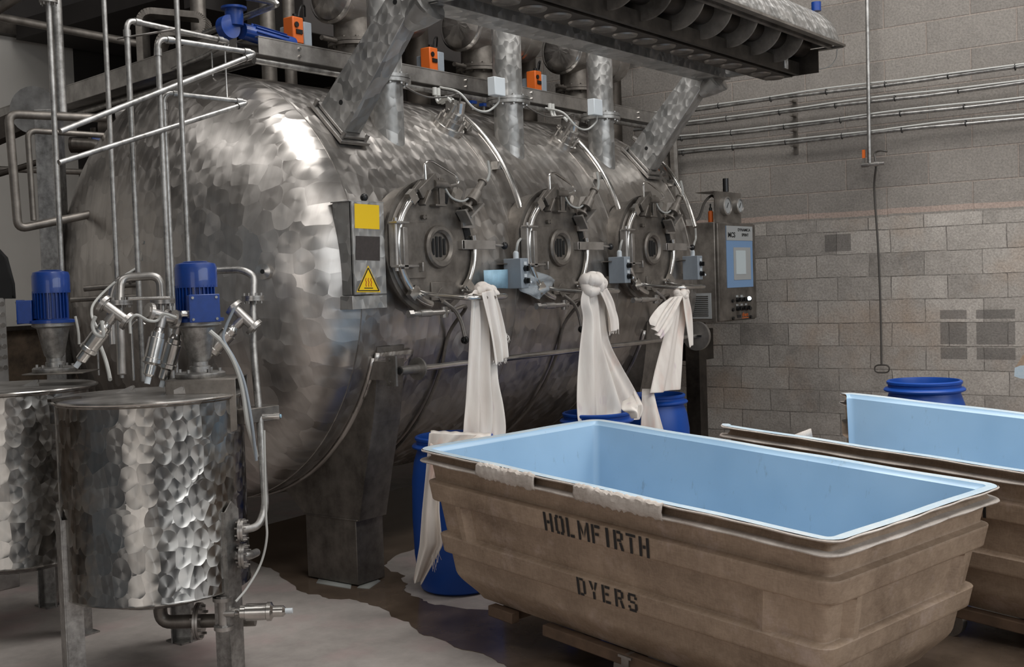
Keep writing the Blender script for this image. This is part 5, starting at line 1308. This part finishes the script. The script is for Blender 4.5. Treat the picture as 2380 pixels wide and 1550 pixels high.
# air hoses
def hose(label, pts, r=.006, mat=None):
    b = MB(); b.tube(catmull(pts, 7), r, n=8); return solo('air_hose', b, mat or M_cable, label, 'hose')
hose('thin pale hose from the shiny upright valve down to the left valve', [at(318, 622, 6.2), at(268, 655, 5.8), at(222, 700, 5.3), at(213, 730, 5.0), at(225, 760, 4.95)])
hose('pale hose looping over the left valve', [at(222, 735, 4.9), at(215, 755, 4.9), at(222, 775, 4.9), at(240, 780, 4.9), at(236, 745, 4.9)], .008)
hose('pale hose arching between the uprights and the middle valve', [at(303, 775, 4.8), at(303, 745, 4.8), at(318, 732, 4.8), at(345, 745, 4.85), at(365, 745, 4.9), at(380, 730, 4.9), at(410, 738, 4.9)], .006)
hose('pale hose hanging behind the left mixer bracket', [at(175, 735, 5.3), at(182, 770, 5.3), at(184, 800, 5.3)], .006)
hose('thick pale hose curving down to the near tank lid', [at(232, 800, 5.2), at(245, 835, 5.15), at(252, 862, 5.1), at(256, 882, 5.05)], .009)
hose('pair of pale hoses running from the right motor down beside the tank', [at(488, 770, 4.8), at(520, 800, 4.8), at(548, 850, 4.8), at(565, 910, 4.8), at(575, 980, 4.8), at(590, 1035, 4.85), at(596, 1060, 4.9)], .010)
hose('thin grey hose beside the pair of pale hoses', [at(545, 715, 4.8), at(525, 760, 4.8), at(520, 790, 4.8), at(545, 835, 4.8), at(568, 890, 4.8), at(585, 980, 4.8), at(596, 1070, 4.85)], .006, M_greypl)
hose('thin pale hose curving from the side pipe to the floor', [at(614, 1000, 4.9), at(618, 1190, 4.9), at(620, 1250, 4.9), at(606, 1310, 4.9), at(575, 1365, 4.85), at(548, 1398, 4.8)], .005)
t = thing('solenoid_box', 'small steel valve box fixed beside the near tank', 'valve box', at(590, 985, 5.05))
q = at(585, 962, 5.15); b = MB(); b.box(q, (.20, .14, .065)); part('box', b, M_dull, t, bevel=.003)
q = at(610, 968, 4.95); b = MB(); b.cyl(q, q+RD*.055, .012); b.cyl(q+RD*.05, q+RD*.075, .015); part('fitting', b, M_bright, t); b = MB(); b.cyl(q+RD*.076, q+RD*.08, .008); part('blue_ring', b, M_sheet, t)
# cabinet and rubble at far left edge
t = thing('ribbed_cabinet', 'steel cabinet with perforated edge cut off by the left edge', 'cabinet', at(10, 900, 5.6))
q = at(10, 780, 6.6); b = MB(); b.box((q.x-.13, q.y+.18, .83), (.30, .35, 1.66)); part('body', b, M_steel, t, bevel=.004)
b = MB()
for k in range(7): p = q+V((-.02, -.026, .18-.06*k)); b.cyl(p, p+V((0, -.006, 0)), .014)
part('studs', b, M_bright, t)
b = MB(); pts = [at(-8, 585, 6.6), at(6, 600, 6.6), at(22, 660, 6.6), at(24, 690, 6.6), at(-8, 690, 6.6)]; n_ = len(pts)
b.add(pts+[p+FD*.05 for p in pts], [tuple(range(n_)), tuple(range(n_, 2*n_))[::-1]]+[(i, (i+1) % n_, n_+(i+1) % n_, n_+i) for i in range(n_)]); solo('black_sack', b, M_hole, 'edge of a black sack at the left border above the cabinet', 'sack', bevel=.01)
# wood packing under the vessel leg and scrap
b = MB(); b.add([on(735, 1355, 2, .004), on(815, 1368, 2, .004), on(818, 1352, 2, .004), on(745, 1338, 2, .004)], [(0,1,2,3)]); solo('paper_scrap', b, plain('grey_paper', (150, 152, 148), .8), 'flattened grey paper scrap under the left of the vessel leg', 'paper scrap', solid=.004)
b = MB(); b.add([on(830, 1366, 2, .004), on(858, 1368, 2, .004), on(885, 1350, 2, .004), on(860, 1340, 2, .004)], [(0,1,2,3)]); solo('paper_scrap', b, plain('grey_paper_b', (150, 152, 148), .8), 'flattened grey paper scrap under the right of the vessel leg', 'paper scrap', solid=.004)

# broken rim of one more cart, just inside the right border
t = thing('cart_rim', 'pale blue and brown cart rim tip at the right border by the wall', 'cart', on(2375, 900, 0, 8.2))
b = MB(); pts = [on(px, py, 0, 8.2) for px, py in ((2362, 857), (2372, 853), (2400, 852), (2400, 878), (2372, 876), (2361, 872))]; n_ = len(pts)
b.add(pts+[p+V((.5, 0, 0)) for p in pts], [tuple(range(n_)), tuple(range(n_, 2*n_))[::-1]]+[(i, (i+1) % n_, n_+(i+1) % n_, n_+i) for i in range(n_)]); part('rim', b, M_tubrim, t, bevel=.01)
b = MB(); pts = [on(px, py, 0, 8.22) for px, py in ((2365, 852), (2380, 828), (2400, 820), (2400, 853))]; n_ = len(pts)
b.add(pts+[p+V((.5, 0, 0)) for p in pts], [tuple(range(n_)), tuple(range(n_, 2*n_))[::-1]]+[(i, (i+1) % n_, n_+(i+1) % n_, n_+i) for i in range(n_)]); part('side', b, M_tub, t, bevel=.01)
b = MB(); q0, q1 = on(2366, 875, 0, 8.25), on(2420, 1000, 0, 8.25); b.box((8.45, q0.y-.15, q0.z/2), (.4, .08, q0.z)); part('body', b, M_tub, t)
# torn flap standing up behind the rear cart's rim
pts = [on(px, py, 1, 2.35) for px, py in ((1836, 1014), (1884, 996), (1889, 1024), (1842, 1030))]
ri = rotm2.inverted(); b = MB(); b.add([ri @ (p-c2) for p in pts], [(0,1,2,3)]); o = part('torn_flap', b, M_lip, k2, local=True, label='torn grey fibreglass flap', solid=.006)
